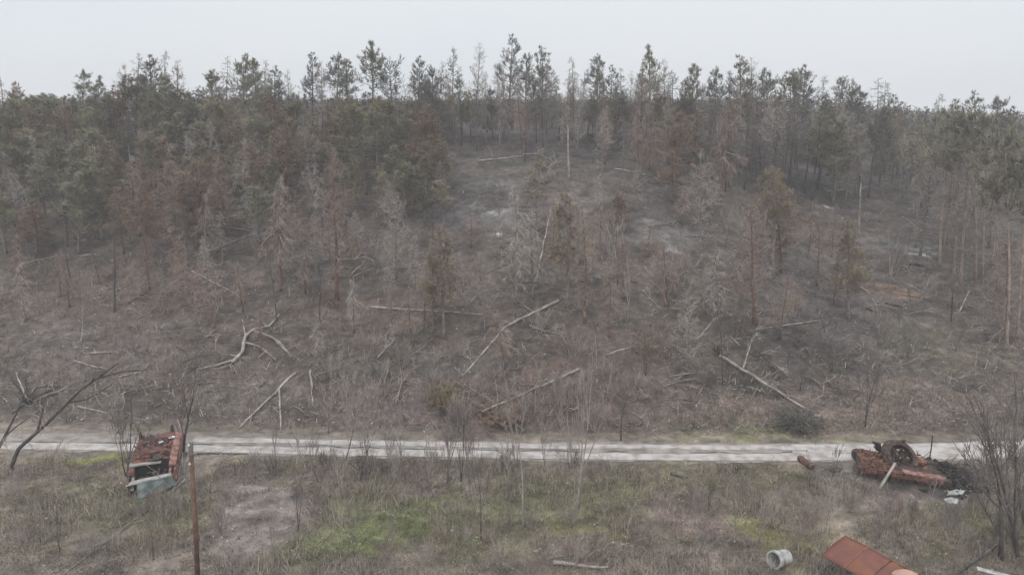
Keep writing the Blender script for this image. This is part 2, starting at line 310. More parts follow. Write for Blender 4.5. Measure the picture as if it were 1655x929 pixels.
# ------------------------------------------------------------------ tree prototypes (unit: 12 m tall)
def rdir(rnd, up=0.0):
    a = rnd.uniform(0, 2 * math.pi); z = rnd.uniform(-1, 1) * (1 - abs(up)) + up
    s = math.sqrt(max(0, 1 - min(1, z * z))); return Vector((s * math.cos(a), s * math.sin(a), z)).normalized()
def tuft(mb, rnd, p, d, n=7, l=0.44, w=0.055):
    for _ in range(n):
        q = (d * 0.7 + rdir(rnd, 0.25)).normalized()
        mb.blade(p + rdir(rnd) * 0.06, q, w * rnd.uniform(.7, 1.3), l * rnd.uniform(.6, 1.25))
def pine_proto(seed, kind, needles=1.0, zb=0.42, Lmax=2.3, bare=False, droop=0.0, r0=0.17, flat=False, twig=1.0, stub=0.5, broken=False):
    rnd = random.Random(seed); H = 12.0; T = MB(); B = MB(); N = MB()
    pts = []; ox = oy = 0; vx = rnd.uniform(-.02, .02); vy = rnd.uniform(-.02, .02)
    K = 14
    for i in range(K):
        pts.append(Vector((ox, oy, H * i / (K - 1)))); vx += rnd.uniform(-.05, .05); vy += rnd.uniform(-.05, .05); ox += vx * .8; oy += vy * .8
        vx *= .85; vy *= .85
    pts[0].z = -0.5
    rad = [r0 * (1 - .88 * (i / (K - 1)) ** 1.15) for i in range(K)]; rad[0] *= 1.35
    T.tube(pts, rad, 7)
    def tp(z):
        f = max(0, min(.999, z / H)) * (K - 1); i = int(f); return pts[i].lerp(pts[i + 1], f - i) if i > 0 else pts[0].lerp(pts[1], 0).lerp(pts[1], f)
    z = H * zb * stub
    while z < H * .985:
        f = (z - H * zb) / (H * (1 - zb)); live = f > 0
        if live:
            prof = (1 - f) ** .75 * min(1, .45 + f * 2.2) if not flat else (0.75 + .35 * f) * (1 if f < .93 else .6)
            nb = rnd.choice((2, 3, 3, 4, 5))
        else: prof = .45 * rnd.random() + .12; nb = rnd.choice((0, 1, 1, 2))
        for _ in range(nb):
            L_ = Lmax * prof * rnd.uniform(.4, 1.25) + .12
            az = rnd.uniform(0, 6.283); el = rnd.uniform(-.2, .35) + f * .35 - droop * .9
            if not live: el = rnd.uniform(-.5, .2)
            p = tp(z + rnd.uniform(-.15, .15)); P = [p.copy()]; n = 5
            d = Vector((math.cos(az) * math.cos(el), math.sin(az) * math.cos(el), math.sin(el)))
            for k in range(n):
                p = p + d * (L_ / n); P.append(p.copy())
                d = (d + Vector((rnd.uniform(-.22, .22), rnd.uniform(-.22, .22), rnd.uniform(-.15, .15) + (.13 if not droop else -.22 * droop + .08)))).normalized()
            rb = .014 + .016 * L_
            B.tube(P, [rb * (1 - .75 * k / n) for k in range(n + 1)], 3, False)
            ns = int(L_ * (5.0 if not bare else 4 * twig) + 1)
            for s in range(ns):
                t = rnd.uniform(.38, 1.0) if live else rnd.uniform(.5, 1)
                kf = t * n; i = min(n - 1, int(kf)); q = P[i].lerp(P[i + 1], kf - i); dd = (P[i + 1] - P[i]).normalized()
                sd = (dd + rdir(rnd, -.25 * droop) * .95).normalized(); l2 = rnd.uniform(.2, .7) * (L_ / 2 + .4)
                e1 = q + sd * l2 * .55; sd2 = (sd + Vector((0, 0, .25 if not droop else -.35)) + rdir(rnd) * .35).normalized(); e2 = e1 + sd2 * l2 * .5
                B.tube([q, e1, e2], [.018, .015, .010], 3, False)
                if bare and rnd.random() < .8 * twig:
                    for _k in range(3):
                        b0 = q.lerp(e2, rnd.random()); d3 = (sd + rdir(rnd, -.3 * droop) * .9).normalized()
                        B.blade(b0, d3, .04, rnd.uniform(.3, .8))
                if live and rnd.random() < needles:
                    for e in (e1, e2, (e1 + e2) / 2 + rdir(rnd) * .08): tuft(N, rnd, e, sd2, 6 if not bare else 3)
        z += rnd.uniform(.28, .5)
    return [('trunk', T), ('limbs', B)] + ([('crown', N)] if N.f else [])
def grow(B, rnd, p, d, L_, r, depth, up=0.1, spread=.6, T=None, minr=.009, gnarl=.2):
    n = 4; P = [p.copy()]; RR = [r]
    for k in range(n):
        d = (d + rdir(rnd) * gnarl + Vector((0, 0, up))).normalized(); p = p + d * (L_ / n); P.append(p.copy()); RR.append(max(minr, r * (1 - .45 * (k + 1) / n)))
    (T or B).tube(P, RR, 6 if r > .05 else (4 if r > .02 else 3), r > .05)
    if depth <= 0: return
    for _ in range(rnd.choice((1, 2, 3, 3)) if T is not None or depth < 3 else rnd.choice((1, 2, 2))):
        t = rnd.uniform(.35, 1) * n; i = min(n - 1, int(t)); q = P[i].lerp(P[i + 1], t - i)
        dd = (P[i + 1] - P[i]).normalized(); nd = (dd + rdir(rnd, .1) * spread).normalized()
        grow(B, rnd, q, nd, L_ * rnd.uniform(.45, .75), max(minr, r * rnd.uniform(.35, .55)), depth - 1, up, spread, None, minr, gnarl)
    grow(B, rnd, P[-1], d, L_ * .7, RR[-1], depth - 1, up, spread, T if T else None, minr, gnarl)
def sapling_proto(seed, H=6.0, r=.06, depth=4, spread=.55, up=.1, forks=1):
    rnd = random.Random(seed); T = MB(); B = MB()
    for k in range(forks):
        d = Vector((rnd.uniform(-.12, .12) * forks, rnd.uniform(-.12, .12) * forks, 1)).normalized()
        grow(B, rnd, Vector((0, 0, -.2)), d, H * .38, r * (1 if k == 0 else .75), depth, up, spread, T, .010, .12)
    zmax = max(v.z for v in T.v + B.v); s = H / zmax
    for m in (T, B): m.v = [v * s for v in m.v]
    return [('trunk', T), ('limbs', B)]
def bush_proto(seed, H=1.6, stems=14):
    rnd = random.Random(seed); B = MB(); S = MB()
    for k in range(stems):
        a = rnd.uniform(0, 6.28); l = rnd.uniform(.1, .55)
        grow(B, rnd, Vector((math.cos(a) * .25 * rnd.random(), math.sin(a) * .25 * rnd.random(), -.05)), Vector((math.cos(a) * l, math.sin(a) * l, 1)).normalized(), H * rnd.uniform(.35, .6), .014, 2, .06, .5, S, .007, .18)
    return [('stems', S), ('twigs', B)]
def snag_proto(seed, H=5, r=.18, nb=5):
    rnd = random.Random(seed); T = MB(); B = MB(); pts = []; rad = []; K = 8; o = Vector((0, 0, 0))
    for i in range(K):
        pts.append(Vector((o.x, o.y, H * i / (K - 1) - (.3 if i == 0 else 0)))); rad.append(r * (1 - .45 * i / (K - 1))); o += Vector((rnd.uniform(-.06, .06), rnd.uniform(-.05, .05), 0))
    T.tube(pts, rad, 8)
    for k in range(2):
        a = rnd.uniform(0, 6.28); b = pts[-1] + Vector((math.cos(a), math.sin(a), 0)) * rad[-1] * .5
        T.tube([b - Vector((0, 0, .1)), b + Vector((rnd.uniform(-.05, .05), 0, rnd.uniform(.2, .6)))], [rad[-1] * .45, .01], 4, False)
    for k in range(nb):
        z = rnd.uniform(.35, .95) * H; a = rnd.uniform(0, 6.28)
        if k: break
        grow(B, rnd, Vector((0, 0, z)), Vector((math.cos(a), math.sin(a), rnd.uniform(-.5, .3))).normalized(), rnd.uniform(.3, 1.0), .025, 1, -.05, .7, None, .01, .3)
    return [('trunk', T), ('limb', B)]
def bake(pr, mats):
    outp = []
    for i, (n, mb) in enumerate(pr):
        if mb.f: outp.append((n, mb.mesh(n, M[mats[min(i, len(mats) - 1)]], n == 'trunk')))
    return outp
KIND = {}
def reg(kind, H, protos): KIND[kind] = (H, protos)
reg('green', 12, [bake(pine_proto(11 + i, 'g', .95, .2 + .06 * i, 2.9), ('bark_grey', 'limb_grey', 'n_green' if i % 2 else 'n_dgreen')) for i in range(5)])
reg('sparse', 12, [bake(pine_proto(31 + i, 's', .6, .3 + .05 * i, 2.8, twig=.7), ('bark_dark', 'limb_dark', 'n_dgreen' if i % 2 else 'n_grey')) for i in range(5)])
reg('brown', 12, [bake(pine_proto(51 + i, 'b', .85, .2 + .07 * i, 2.7, droop=.2 * i), ('bark_red', 'limb_pink', 'n_brown')) for i in range(4)])
reg('yellow', 12, [bake(pine_proto(61 + i, 'y', .75, .3 + .1 * i, 2.2, droop=.3), ('bark_grey', 'limb_grey', 'n_yellow')) for i in range(3)])
reg('bare', 12, [bake(pine_proto(71 + i, 'd', .05, .15 + .06 * i, 2.3, bare=True, droop=.25 * (i % 4), r0=.13), ('bark_grey', 'limb_grey', 'n_brown')) for i in range(5)])
reg('barered', 12, [bake(pine_proto(81 + i, 'd', .10, .15 + .07 * i, 2.7, bare=True, droop=.3 * i, r0=.17), ('bark_red', 'limb_pink', 'n_brown')) for i in range(4)])
reg('baredark', 12, [bake(pine_proto(91 + i, 'd', .12, .25 + .06 * i, 2.1, bare=True, droop=.1 * i, r0=.13), ('bark_dark', 'limb_dark', 'n_grey')) for i in range(4)])
reg('tallgreen', 12, [bake(pine_proto(101 + i, 'g', .55, .64 + .04 * i, 2.2, r0=.10, stub=.35), ('bark_tan', 'limb_grey', 'n_dgreen')) for i in range(3)])
reg('flattop', 12, [bake(pine_proto(111, 'g', .45, .35, 2.6, flat=True, r0=.2), ('bark_dark', 'limb_dark', 'n_grey'))])
reg('lone', 12, [bake(pine_proto(115, 'g', .8, .42, 3.0), ('bark_dark', 'limb_dark', 'n_dgreen'))])
reg('sap_pale', 6, [bake(sapling_proto(121 + i, 6, .075), ('bark_birch', 'limb_grey')) for i in range(3)])
reg('sap_dark', 6, [bake(sapling_proto(131 + i, 6, .08, 4, .7, .08, 1 + i % 2), ('bark_dark', 'limb_dark')) for i in range(4)])
reg('sap_grey', 6, [bake(sapling_proto(141 + i, 6, .06, 4, .5, .12, 1 + i % 2), ('bark_grey', 'limb_grey')) for i in range(3)])
reg('bush', 1.6, [bake(bush_proto(151 + i), ('limb_grey', 'limb_pink' if i % 2 else 'limb_grey')) for i in range(5)])
reg('bushdark', 1.6, [bake(bush_proto(161 + i, 1.6, 18), ('limb_dark', 'limb_dark')) for i in range(2)])
reg('snag_pale', 5, [bake(snag_proto(171 + i), ('bark_pale', 'limb_grey')) for i in range(2)])
reg('snag_dark', 5, [bake(snag_proto(181 + i, 5, .16, 3), ('char', 'limb_dark')) for i in range(2)])
NAME = dict(green='pine_tree', sparse='pine_tree', brown='scorched_pine', yellow='scorched_pine', bare='burnt_pine', barered='burnt_pine', baredark='burnt_pine', tallgreen='pine_tree', flattop='pine_tree', lone='pine_tree',
            sap_pale='bare_sapling', sap_dark='bare_sapling', sap_grey='bare_sapling', bush='bare_bush', bushdark='bare_bush', snag_pale='tree_snag', snag_dark='tree_snag')
CAT = dict(pine_tree='pine tree', scorched_pine='pine tree', burnt_pine='dead tree', bare_sapling='sapling', bare_bush='bush', tree_snag='tree snag')
GRP = dict(pine_tree='living pines on the hill', scorched_pine='pines with scorched crowns', burnt_pine='leafless burnt pines', bare_sapling='leafless saplings', bare_bush='leafless bushes', tree_snag='broken standing trunks')
pr = random.Random(77); count = {}; TREES = []
def plant(kind, P, h, lean=(0, 0), label=None, wide=None, px=None):
    H, pro = KIND[kind]; k = count.get(kind, 0); count[kind] = k + 1
    s = h / H; w = s * (wide or pr.uniform(.9, 1.12)) if not (wide and wide < 1) else wide * max(s, .75) 
    if 'snag' in kind: w = s * .62
    elif not wide and s < .9: w = s ** .6 * .95 if h < 9 else w
    o = empty(NAME[kind], P, (lean[1], lean[0], 0), (w, w, s))
    # turn about its own trunk first, then lean
    o.rotation_euler = (Matrix.Rotation(lean[0], 3, 'Y') @ Matrix.Rotation(lean[1], 3, 'X') @ Matrix.Rotation(pr.uniform(0, 6.28), 3, 'Z')).to_euler()
    for n, me in pro[k % len(pro)]: part(n, me, o)
    tag(o, label, CAT[NAME[kind]], GRP[NAME[kind]])
    TREES.append([o, kind, Vector(P), h, label]); return o
def tree_px(kind, bx, by, tx, ty, label=None, wide=None):
    P = at(bx, by); T = at_depth(tx, ty, P.y); h = max(.6, (T - P).length)
    return plant(kind, P, h, (math.atan2(T.x - P.x, T.z - P.z), 0), label, wide)

# the trees one can point to
E = [
 ('lone', 603, 205, 603, 68, 'tall lone pine with airy conical crown standing against the sky'), ('flattop', 636, 205, 632, 105, 'dark flat-topped pine right of the lone skyline pine'),
 ('sparse', 821, 205, 821, 60, 'tallest slim skyline pine just left of the hill crown middle'), ('sparse', 875, 208, 875, 77, None), ('bare', 768, 205, 768, 68, 'leafless grey pine with upswept branches on the skyline'),
 ('baredark', 731, 202, 731, 78, None), ('sparse', 674, 202, 674, 92, None), ('baredark', 708, 202, 708, 98, None), ('bare', 803, 200, 803, 105, None), ('sparse', 851, 205, 851, 88, None), ('bare', 893, 205, 893, 110, None),
 ('bare', 926, 205, 926, 90, None), ('sparse', 967, 205, 967, 90, None), ('sparse', 985, 208, 985, 108, None), ('baredark', 1007, 208, 1007, 108, None), ('green', 1049, 212, 1049, 75, 'bushy dense skyline pine with wide crown right of centre'),
 ('bare', 1072, 212, 1070, 97, None), ('baredark', 1088, 214, 1088, 112, None), ('green', 1117, 220, 1117, 104, None), ('sap_dark', 1145, 225, 1156, 112, 'leafless forked tree leaning right in the skyline gap'),
 ('baredark', 1175, 235, 1175, 115, None), ('sparse', 1195, 240, 1195, 92, None), ('bare', 1222, 240, 1222, 92, None), ('green', 1240, 245, 1240, 112, None), ('green', 1280, 250, 1280, 112, None), ('sparse', 1293, 250, 1293, 108, None),
 ('bare', 1330, 262, 1330, 125, None), ('baredark', 1350, 268, 1350, 130, None), ('sparse', 1366, 270, 1366, 126, None), ('sparse', 1386, 275, 1386, 140, None), ('bare', 1415, 280, 1415, 126, None), ('baredark', 1428, 282, 1427, 130, None), ('sparse', 1450, 285, 1450, 156, None),
 ('bare', 1516, 300, 1516, 150, None), ('sparse', 1575, 300, 1575, 150, None), ('green', 1602, 305, 1602, 160, None), ('green', 1540, 300, 1545, 163, None), ('sparse', 1630, 300, 1630, 175, None),
 ('sparse', 562, 202, 562, 97, None), ('sparse', 545, 202, 545, 88, None), ('sparse', 505, 204, 505, 88, None), ('bare', 522, 204, 520, 100, None), ('bare', 470, 200, 470, 112, None), ('sparse', 445, 204, 445, 108, None), ('bare', 430, 204, 432, 98, None), ('green', 415, 206, 415, 95, None),
 ('green', 395, 206, 395, 88, None), ('bare', 365, 206, 365, 90, None), ('green', 345, 206, 342, 112, None), ('barered', 285, 230, 287, 100, None), ('bare', 268, 235, 268, 80, 'tallest leafless pine in the brown clump upper left'), ('sparse', 250, 235, 250, 92, None), ('barered', 222, 235, 222, 86, None), ('bare', 208, 232, 204, 105, None),
 ('green', 130, 225, 130, 114, None), ('green', 160, 222, 160, 124, None), ('green', 65, 225, 65, 150, 'small dark green pine top on the far left skyline'), ('sparse', 82, 225, 80, 152, None), ('barered', 10, 240, 8, 122, None), ('brown', 28, 240, 30, 135, None),
 ('barered', 455, 470, 450, 285, 'red barked pine with black foot on the mid left slope'), ('barered', 545, 482, 537, 245, 'red barked pine with curling pale branches left of centre'), ('bare', 640, 450, 635, 310, None),
 ('yellow', 718, 545, 712, 360, 'yellowed drooping pine standing behind the long pale log'), ('bare', 700, 540, 696, 400, None), ('bare', 835, 490, 832, 300, 'thin straight bare pine at the middle of the burnt slope'), ('bare', 862, 482, 858, 335, None),
 ('yellow', 918, 500, 912, 312, 'thin pale pine with tan needle tuft on top'), ('barered', 945, 520, 942, 330, 'thin reddish pine right of the tan topped pine'), ('sap_grey', 998, 460, 997, 335, None), ('barered', 1065, 300, 1060, 165, None), ('barered', 1035, 290, 1030, 175, None),
 ('bare', 1132, 425, 1128, 245, 'grey bare pine with charred foot right of the chalk patch'), ('barered', 1220, 525, 1213, 330, 'red barked pine with dense pale branches right of centre'), ('yellow', 1250, 450, 1248, 265, 'pine with wide tan brown crown on the right slope'), ('brown', 1262, 440, 1270, 290, None),
 ('yellow', 1372, 520, 1370, 350, 'olive tan thin crowned pine with charred foot, right slope'), ('snag_pale', 1388, 382, 1392, 296, 'thick pale broken snag on the right slope'), ('snag_pale', 919, 292, 919, 208, 'slim pale broken snag just below the hill crown'), ('snag_dark', 849, 262, 849, 225, None), ('snag_pale', 878, 298, 882, 262, 'short splintered pale stump below the hill crown'),
 ('bare', 1110, 600, 1107, 470, None), ('baredark', 1168, 622, 1165, 478, 'black charred trunk rising from the dark burn patch', .55), ('sap_dark', 1043, 608, 1040, 530, None), ('sap_pale', 130, 555, 125, 430, None), ('baredark', 185, 505, 180, 350, None), ('snag_dark', 1537, 520, 1540, 472, 'short black charred stump below the right edge pines'),
 ('barered', 345, 530, 262, 352, 'rust coloured pine leaning far left with hanging bare roots'), ('brown', 235, 420, 230, 290, 'russet scorched pine with wide crown on the left slope'), ('brown', 200, 410, 185, 300, None), ('baredark', 110, 400, 110, 290, None), ('green', 127, 410, 125, 280, None), ('baredark', 305, 430, 300, 330, None), ('bare', 395, 362, 395, 225, None),
 ('snag_pale', 60, 480, 58, 455, None), ('barered', 1080, 495, 1078, 385, 'tangled dead pine with pinkish branches below the chalk patch'), ('bare', 1165, 540, 1160, 400, None), ('barered', 98, 480, 95, 400, None), ('bare', 330, 440, 335, 300, None),
 ('tallgreen', 1518, 430, 1523, 180, None), ('tallgreen', 1540, 470, 1545, 190, None), ('tallgreen', 1552, 475, 1560, 185, None), ('tallgreen', 1576, 455, 1580, 190, None), ('tallgreen', 1588, 445, 1593, 200, None), ('tallgreen', 1612, 545, 1620, 215, None), ('tallgreen', 1626, 560, 1630, 250, None), ('tallgreen', 1643, 545, 1652, 230, None), ('barered', 1630, 555, 1628, 380, None),
 ('tallgreen', 1655, 520, 1662, 240, None), ('tallgreen', 1480, 400, 1484, 210, None), ('baredark', 1290, 330, 1288, 200, None), ('bare', 1244, 300, 1244, 160, None), ('bare', 1187, 250, 1190, 120, None),
 ('sap_pale', 845, 852, 838, 585, 'tall pale slender birch-like sapling in the meadow, centre', .6), ('sap_pale', 932, 822, 930, 545, 'pale double-stemmed sapling rising across the road, right of centre', .6), ('sap_dark', 778, 872, 775, 690, None, .5), ('sap_dark', 745, 778, 740, 640, None, .6), ('sap_grey', 722, 790, 718, 640, None), ('sap_grey', 760, 780, 765, 650, None),
 ('sap_grey', 557, 745, 577, 590, 'fuzzy pale sapling at the left road edge'), ('sap_dark', 583, 775, 580, 690, None), ('sap_dark', 482, 855, 478, 755, 'small dark forked sapling at the green grass patch', .5), ('sap_dark', 1003, 712, 1000, 612, 'dark vase-shaped sapling at the hill foot'), ('sap_dark', 1398, 692, 1397, 560, 'thin dark bent sapling at the hill foot above the tank'),
 ('sap_dark', 297, 730, 290, 560, 'dark twiggy tree standing behind the rusty carrier'), ('sap_dark', 205, 770, 216, 640, 'forked dark sapling left of the rusty carrier'), ('sap_grey', 55, 925, 20, 825, None), ('sap_grey', 88, 770, 100, 700, None),
 ('sap_grey', 555, 810, 552, 705, None), ('sap_grey', 1225, 882, 1242, 785, 'dark crooked small tree left of the concrete pipe'), ('sap_dark', 1618, 905, 1640, 640, None), ('sap_dark', 1645, 900, 1650, 600, None), ('sap_grey', 1600, 860, 1605, 690, None), ('sap_dark', 1655, 850, 1610, 655, None), ('sap_grey', 1635, 800, 1640, 620, None),
 ('sap_grey', 1420, 870, 1425, 800, None), ('sap_grey', 700, 800, 690, 690, None), ('sap_grey', 640, 790, 640, 710, None), ('sap_pale', 85, 800, 92, 765, None), ('sap_grey', 965, 590, 960, 540, None), ('sap_grey', 905, 690, 900, 600, None), ('sap_grey', 870, 700, 868, 640, None), ('sap_grey', 1425, 640, 1425, 590, None), ('sap_dark', 1345, 600, 1345, 540, None), ('sap_grey', 615, 690, 610, 600, None), ('sap_grey', 530, 700, 528, 620, None), ('sap_pale', 1105, 560, 1107, 500, None)]
for e in E: tree_px(*e[:5], label=e[5], wide=e[6] if len(e) > 6 else None)

# the rest of the wood, filled by region
POS = [(t[2].x, t[2].y) for t in TREES]
def fill(n, x0, x1, y0, y1, kinds, h0, h1, dmin, seed, thin=None, up=None):
    r = random.Random(seed); got = 0; tries = 0
    while got < n and tries < n * 25:
        tries += 1; px = r.uniform(x0, x1); py = r.uniform(y0, y1); P = at(px, py)
        if P.y > 135 or any((P.x - a) ** 2 + (P.y - b) ** 2 < dmin * dmin for a, b in POS): continue
        POS.append((P.x, P.y)); kk = r.choice(kinds); hh_ = r.uniform(h0, h1)
        cap = float(np.interp(project(P)[0], [0, 190, 205, 300, 315, 700, 1100, 1150, 1420, 1470, 1655], [156, 152, 118, 118, 152, 150, 150, 148, 150, 172, 185])) + r.uniform(-3, 14)
        if kk not in ('bush', 'sap_grey', 'sap_pale', 'sap_dark', 'snag_dark'): hh_ = max(3.0, min(hh_, at_depth(project(P)[0], cap - (r.uniform(*up) if up else 0), P.y).z - P.z))
        plant(kk, P, hh_, (r.gauss(0, .03), r.gauss(0, .03)), None, r.uniform(1.15, 1.6) if kk in ('green', 'brown', 'yellow') and hh_ < 11.5 and P.y > 70 else (thin if thin else None)); got += 1
fill(26, -20, 200, 300, 430, ['green', 'green', 'brown', 'bare', 'yellow'], 6, 9.5, 2.6, 1)
fill(24, 200, 430, 290, 400, ['green', 'brown', 'bare', 'barered'], 6, 9, 2.8, 2)
fill(40, -20, 360, 225, 300, ['green', 'green', 'green', 'brown', 'bare', 'sparse'], 8, 11.5, 2.6, 3)
fill(42, 360, 700, 215, 330, ['green', 'green', 'green', 'brown', 'bare', 'yellow'], 6.5, 10, 2.6, 4)
fill(16, 480, 720, 300, 370, ['green', 'yellow', 'bare'], 5, 7.5, 2.6, 41)
fill(14, 690, 900, 195, 215, ['baredark', 'bare', 'barered'], 6, 9, 1.9, 5)
fill(16, 900, 1160, 200, 235, ['baredark', 'bare', 'brown', 'green'], 7, 10.5, 1.9, 6)
fill(12, 960, 1160, 240, 300, ['barered', 'bare', 'yellow', 'brown'], 5.5, 9, 2.8, 7)
fill(66, 1150, 1540, 232, 330, ['baredark', 'baredark', 'bare', 'bare', 'sparse', 'green', 'barered'], 8, 13, 1.7, 8)
fill(18, 1480, 1680, 300, 430, ['tallgreen', 'bare', 'tallgreen', 'bare', 'baredark'], 10, 14, 2.4, 9)
fill(16, 380, 1400, 380, 600, ['sap_grey', 'bare', 'barered'], 2, 5.5, 5, 10)
fill(6, 1450, 1655, 480, 640, ['sap_grey', 'sap_dark', 'snag_dark'], 1.5, 3.5, 4, 11)
fill(26, 520, 1000, 580, 695, ['bush', 'bush', 'sap_grey'], 1.4, 2.8, 1.3, 12)
fill(14, 330, 1350, 370, 560, ['bare', 'barered', 'yellow', 'bare', 'barered', 'sap_grey'], 3.5, 7.5, 3.0, 16, .7)
fill(60, 0, 1650, 196, 225, ['baredark', 'bare', 'sap_dark', 'barered', 'sap_grey', 'sparse'], 3.5, 7, 1.1, 17)
fill(14, 0, 330, 400, 520, ['bare', 'barered', 'sap_grey', 'baredark'], 3, 6, 3.0, 18)
fill(26, 380, 1350, 400, 560, ['bare', 'barered', 'baredark'], 4, 8, 2.2, 20, .62)
fill(12, 1000, 1640, 430, 640, ['sap_grey', 'sap_dark', 'bush'], 1.5, 4, 3.0, 19)
fill(12, 420, 1000, 735, 800, ['sap_grey', 'sap_grey', 'sap_pale'], 2.5, 4.5, 1.6, 13)
fill(12, 340, 720, 330, 420, ['green', 'yellow', 'barered', 'bare', 'brown'], 4.5, 7, 3.0, 14)
fill(10, 860, 1300, 300, 420, ['barered', 'yellow', 'bare', 'brown'], 3.5, 6.5, 3.5, 15)
fill(60, 690, 1450, 196, 245, ['bare', 'baredark', 'bare', 'sparse', 'barered'], 7, 12, 1.1, 21, .8, (18, 55))
fill(22, 320, 690, 198, 225, ['bare', 'sparse', 'barered', 'green'], 7, 12, 1.3, 22, .8, (-10, 25))
fill(26, 30, 1600, 760, 910, ['sap_grey', 'sap_grey', 'sap_pale', 'sap_dark'], 1.6, 3.6, 1.7, 23, .45)
# meadow bushes
br = random.Random(8); BP = []
for (x0, x1, y0, y1, n, kk) in ((380, 1000, 750, 775, 14, ['bush', 'bushdark']), (0, 380, 800, 915, 9, ['bush']), (560, 1150, 850, 925, 16, ['bush']), (1280, 1600, 780, 900, 12, ['bush']), (1580, 1655, 740, 900, 6, ['bush', 'bushdark']), (1060, 1300, 760, 860, 4, ['bush'])):
    g = 0; tr = 0
    while g < n and tr < 300:
        tr += 1; px = br.uniform(x0, x1); py = br.uniform(y0, y1); P = at(px, py)
        if any((P.x - a) ** 2 + (P.y - b) ** 2 < 1.2 for a, b in BP) or (1340 < px < 1580 and py < 820) or (1310 < px < 1500 and py > 850): continue
        BP.append((P.x, P.y)); g += 1; plant(br.choice(kk), P, br.uniform(.9, 1.9), (0, 0))
for a, b, hh_ in ((1260, 548, 1.5), (1290, 560, 1.3), (1150, 620, 1.2), (1200, 622, 1.0), (640, 590, 1.6), (60, 650, 1.1), (1330, 565, 1.3), (610, 610, 1.4), (740, 690, 1.3)): plant('bushdark', at(a, b), hh_, (0, 0), None, 1.5 + .1 * (a % 5))
for a, b in ((1010, 640), (560, 640), (780, 640), (690, 655), (830, 660), (620, 640), (900, 640), (820, 690), (750, 690), (985, 650), (1060, 560), (870, 540)):
    plant('bush', at(a, b), br.uniform(1.6, 2.6))

# ------------------------------------------------------------------ fallen logs and dead branches
lr = random.Random(12)
def log(p1, p2, r, m, label, nb=6, bend=0.0, lift=0.0, crown=None, roots=False, cat='fallen tree', name='fallen_log', blen=1.0, mid=None, taper=.55):
    A = at(*p1); B_ = at(*p2); A.z += r * .8; B_.z += r * .6 + lift
    n = 8; pts = []; rad = []
    Mid = None
    if mid: Mid = at(*mid); Mid.z += r + lift * .5
    for i in range(n + 1):
        t = i / n
        P = A.lerp(B_, t) if not mid else (A.lerp(Mid, t * 2) if t < .5 else Mid.lerp(B_, t * 2 - 1))
        P.z = max(P.z, gz(P.x, P.y) + r * .6) if not lift else P.z
        P += Vector((lr.uniform(-1, 1), lr.uniform(-1, 1), lr.uniform(-.3, .8))) * r * .5
        pts.append(P); rad.append(r * (1 - taper * t))
    o = empty(name, A); T = MB(); T.tube([p - A for p in pts], rad, 8); T.build('trunk', M[m], o, True)
    d = (B_ - A).normalized()
    for k in range(nb):
        Bm = MB()
        t = lr.uniform(.25, 1); i = min(n - 1, int(t * n)); q = pts[i].lerp(pts[i + 1], t * n - i) - A
        grow(Bm, lr, q, (d * .5 + rdir(lr, .2)).normalized(), lr.uniform(.5, 1.3) * blen, max(.015, r * .3), 2, -.02, .7, None, .014, .25)
        Bm.build('limb', M['limb_grey' if m != 'char' else 'limb_dark'], o)
    if roots:
        Rm = MB()
        for k in range(12): grow(Rm, lr, Vector((0, 0, 0)), (-d * .4 + rdir(lr, .15)).normalized(), lr.uniform(.4, .9), r * .4, 1, 0, .6, None, .02, .3)
        Rm.build('roots', M['char'], o)
    if crown:
        cx, cy, cr_, cm, cn = crown; Cn = at(cx, cy) - A; N = MB(); Tw = MB()
        for k in range(cn):
            q = Cn + Vector((lr.gauss(0, cr_ * .45), lr.gauss(0, cr_ * .5), abs(lr.gauss(0, cr_ * .2)))); q.z = min(q.z, gz(q.x + A.x, q.y + A.y) - A.z + cr_ * .6); q.z = max(q.z, gz(q.x + A.x, q.y + A.y) - A.z + .1)
            dd = (q - Cn * .9).normalized(); tuft(N, lr, q, Vector((dd.x, dd.y, -.3)).normalized(), 7, .38, .05)
            if k % 6 == 0: Tw.tube([Cn, Cn.lerp(q, .5) + Vector((0, 0, .2)), q], [.04, .025, .01], 3, False)
        N.build('crown', M[cm], o); Tw.build('boughs', M['limb_grey'], o)
    return tag(o, label, cat, 'fallen logs and limbs')
log((600, 498), (785, 512), .12, 'bark_pale', 'long pale log lying level across the middle of the slope', 2)
log((902, 488), (748, 612), .15, 'bark_pale', 'long bent pale trunk sloping down to a tawny fallen crown', 12, mid=(815, 532), crown=(722, 642, 1.7, 'n_yellow', 800))
log((936, 598), (780, 674), .13, 'bark_pale', 'pale log with hanging branches above the road, centre', 14, lift=.4, taper=.4, crown=(815, 672, 2.0, 'n_brown', 420))
log((478, 604), (384, 694), .12, 'bark_pale', 'bare pale log sloping down left toward the road', 1)
log((452, 632), (454, 698), .10, 'bark_pale', 'short pale upright-lying log just above the road', 1)
log((502, 600), (505, 655), .11, 'bark_pale', 'short pale log beside a charred stump, left slope', 3)
log((312, 418), (428, 372), .10, 'bark_pale', 'pale straight log rising right on the left slope', 5)
log((345, 366), (402, 373), .09, 'bark_pale', 'small pale log above the rising left log', 2)
log((310, 440), (392, 484), .09, 'bark_pale', 'thin pale log pointing down right, left slope', 2)
log((345, 598), (372, 590), .06, 'bark_pale', 'pale root-like branch with hanging twigs left of the bleached tree', 8, name='dead_branch')
log((1162, 578), (1312, 668), .16, 'bark_pale', 'scorched fallen pine with dark crown ending near the road', 8, roots=True, crown=(1290, 688, 1.9, 'n_grey', 650))
log((1200, 600), (1215, 560), .08, 'bark_pale', 'short pale limb crossing the scorched fallen pine', 4, lift=.8, name='dead_branch')
log((1222, 533), (1332, 517), .07, 'bark_pale', 'thin pale pole lying on the dark right slope', 1)
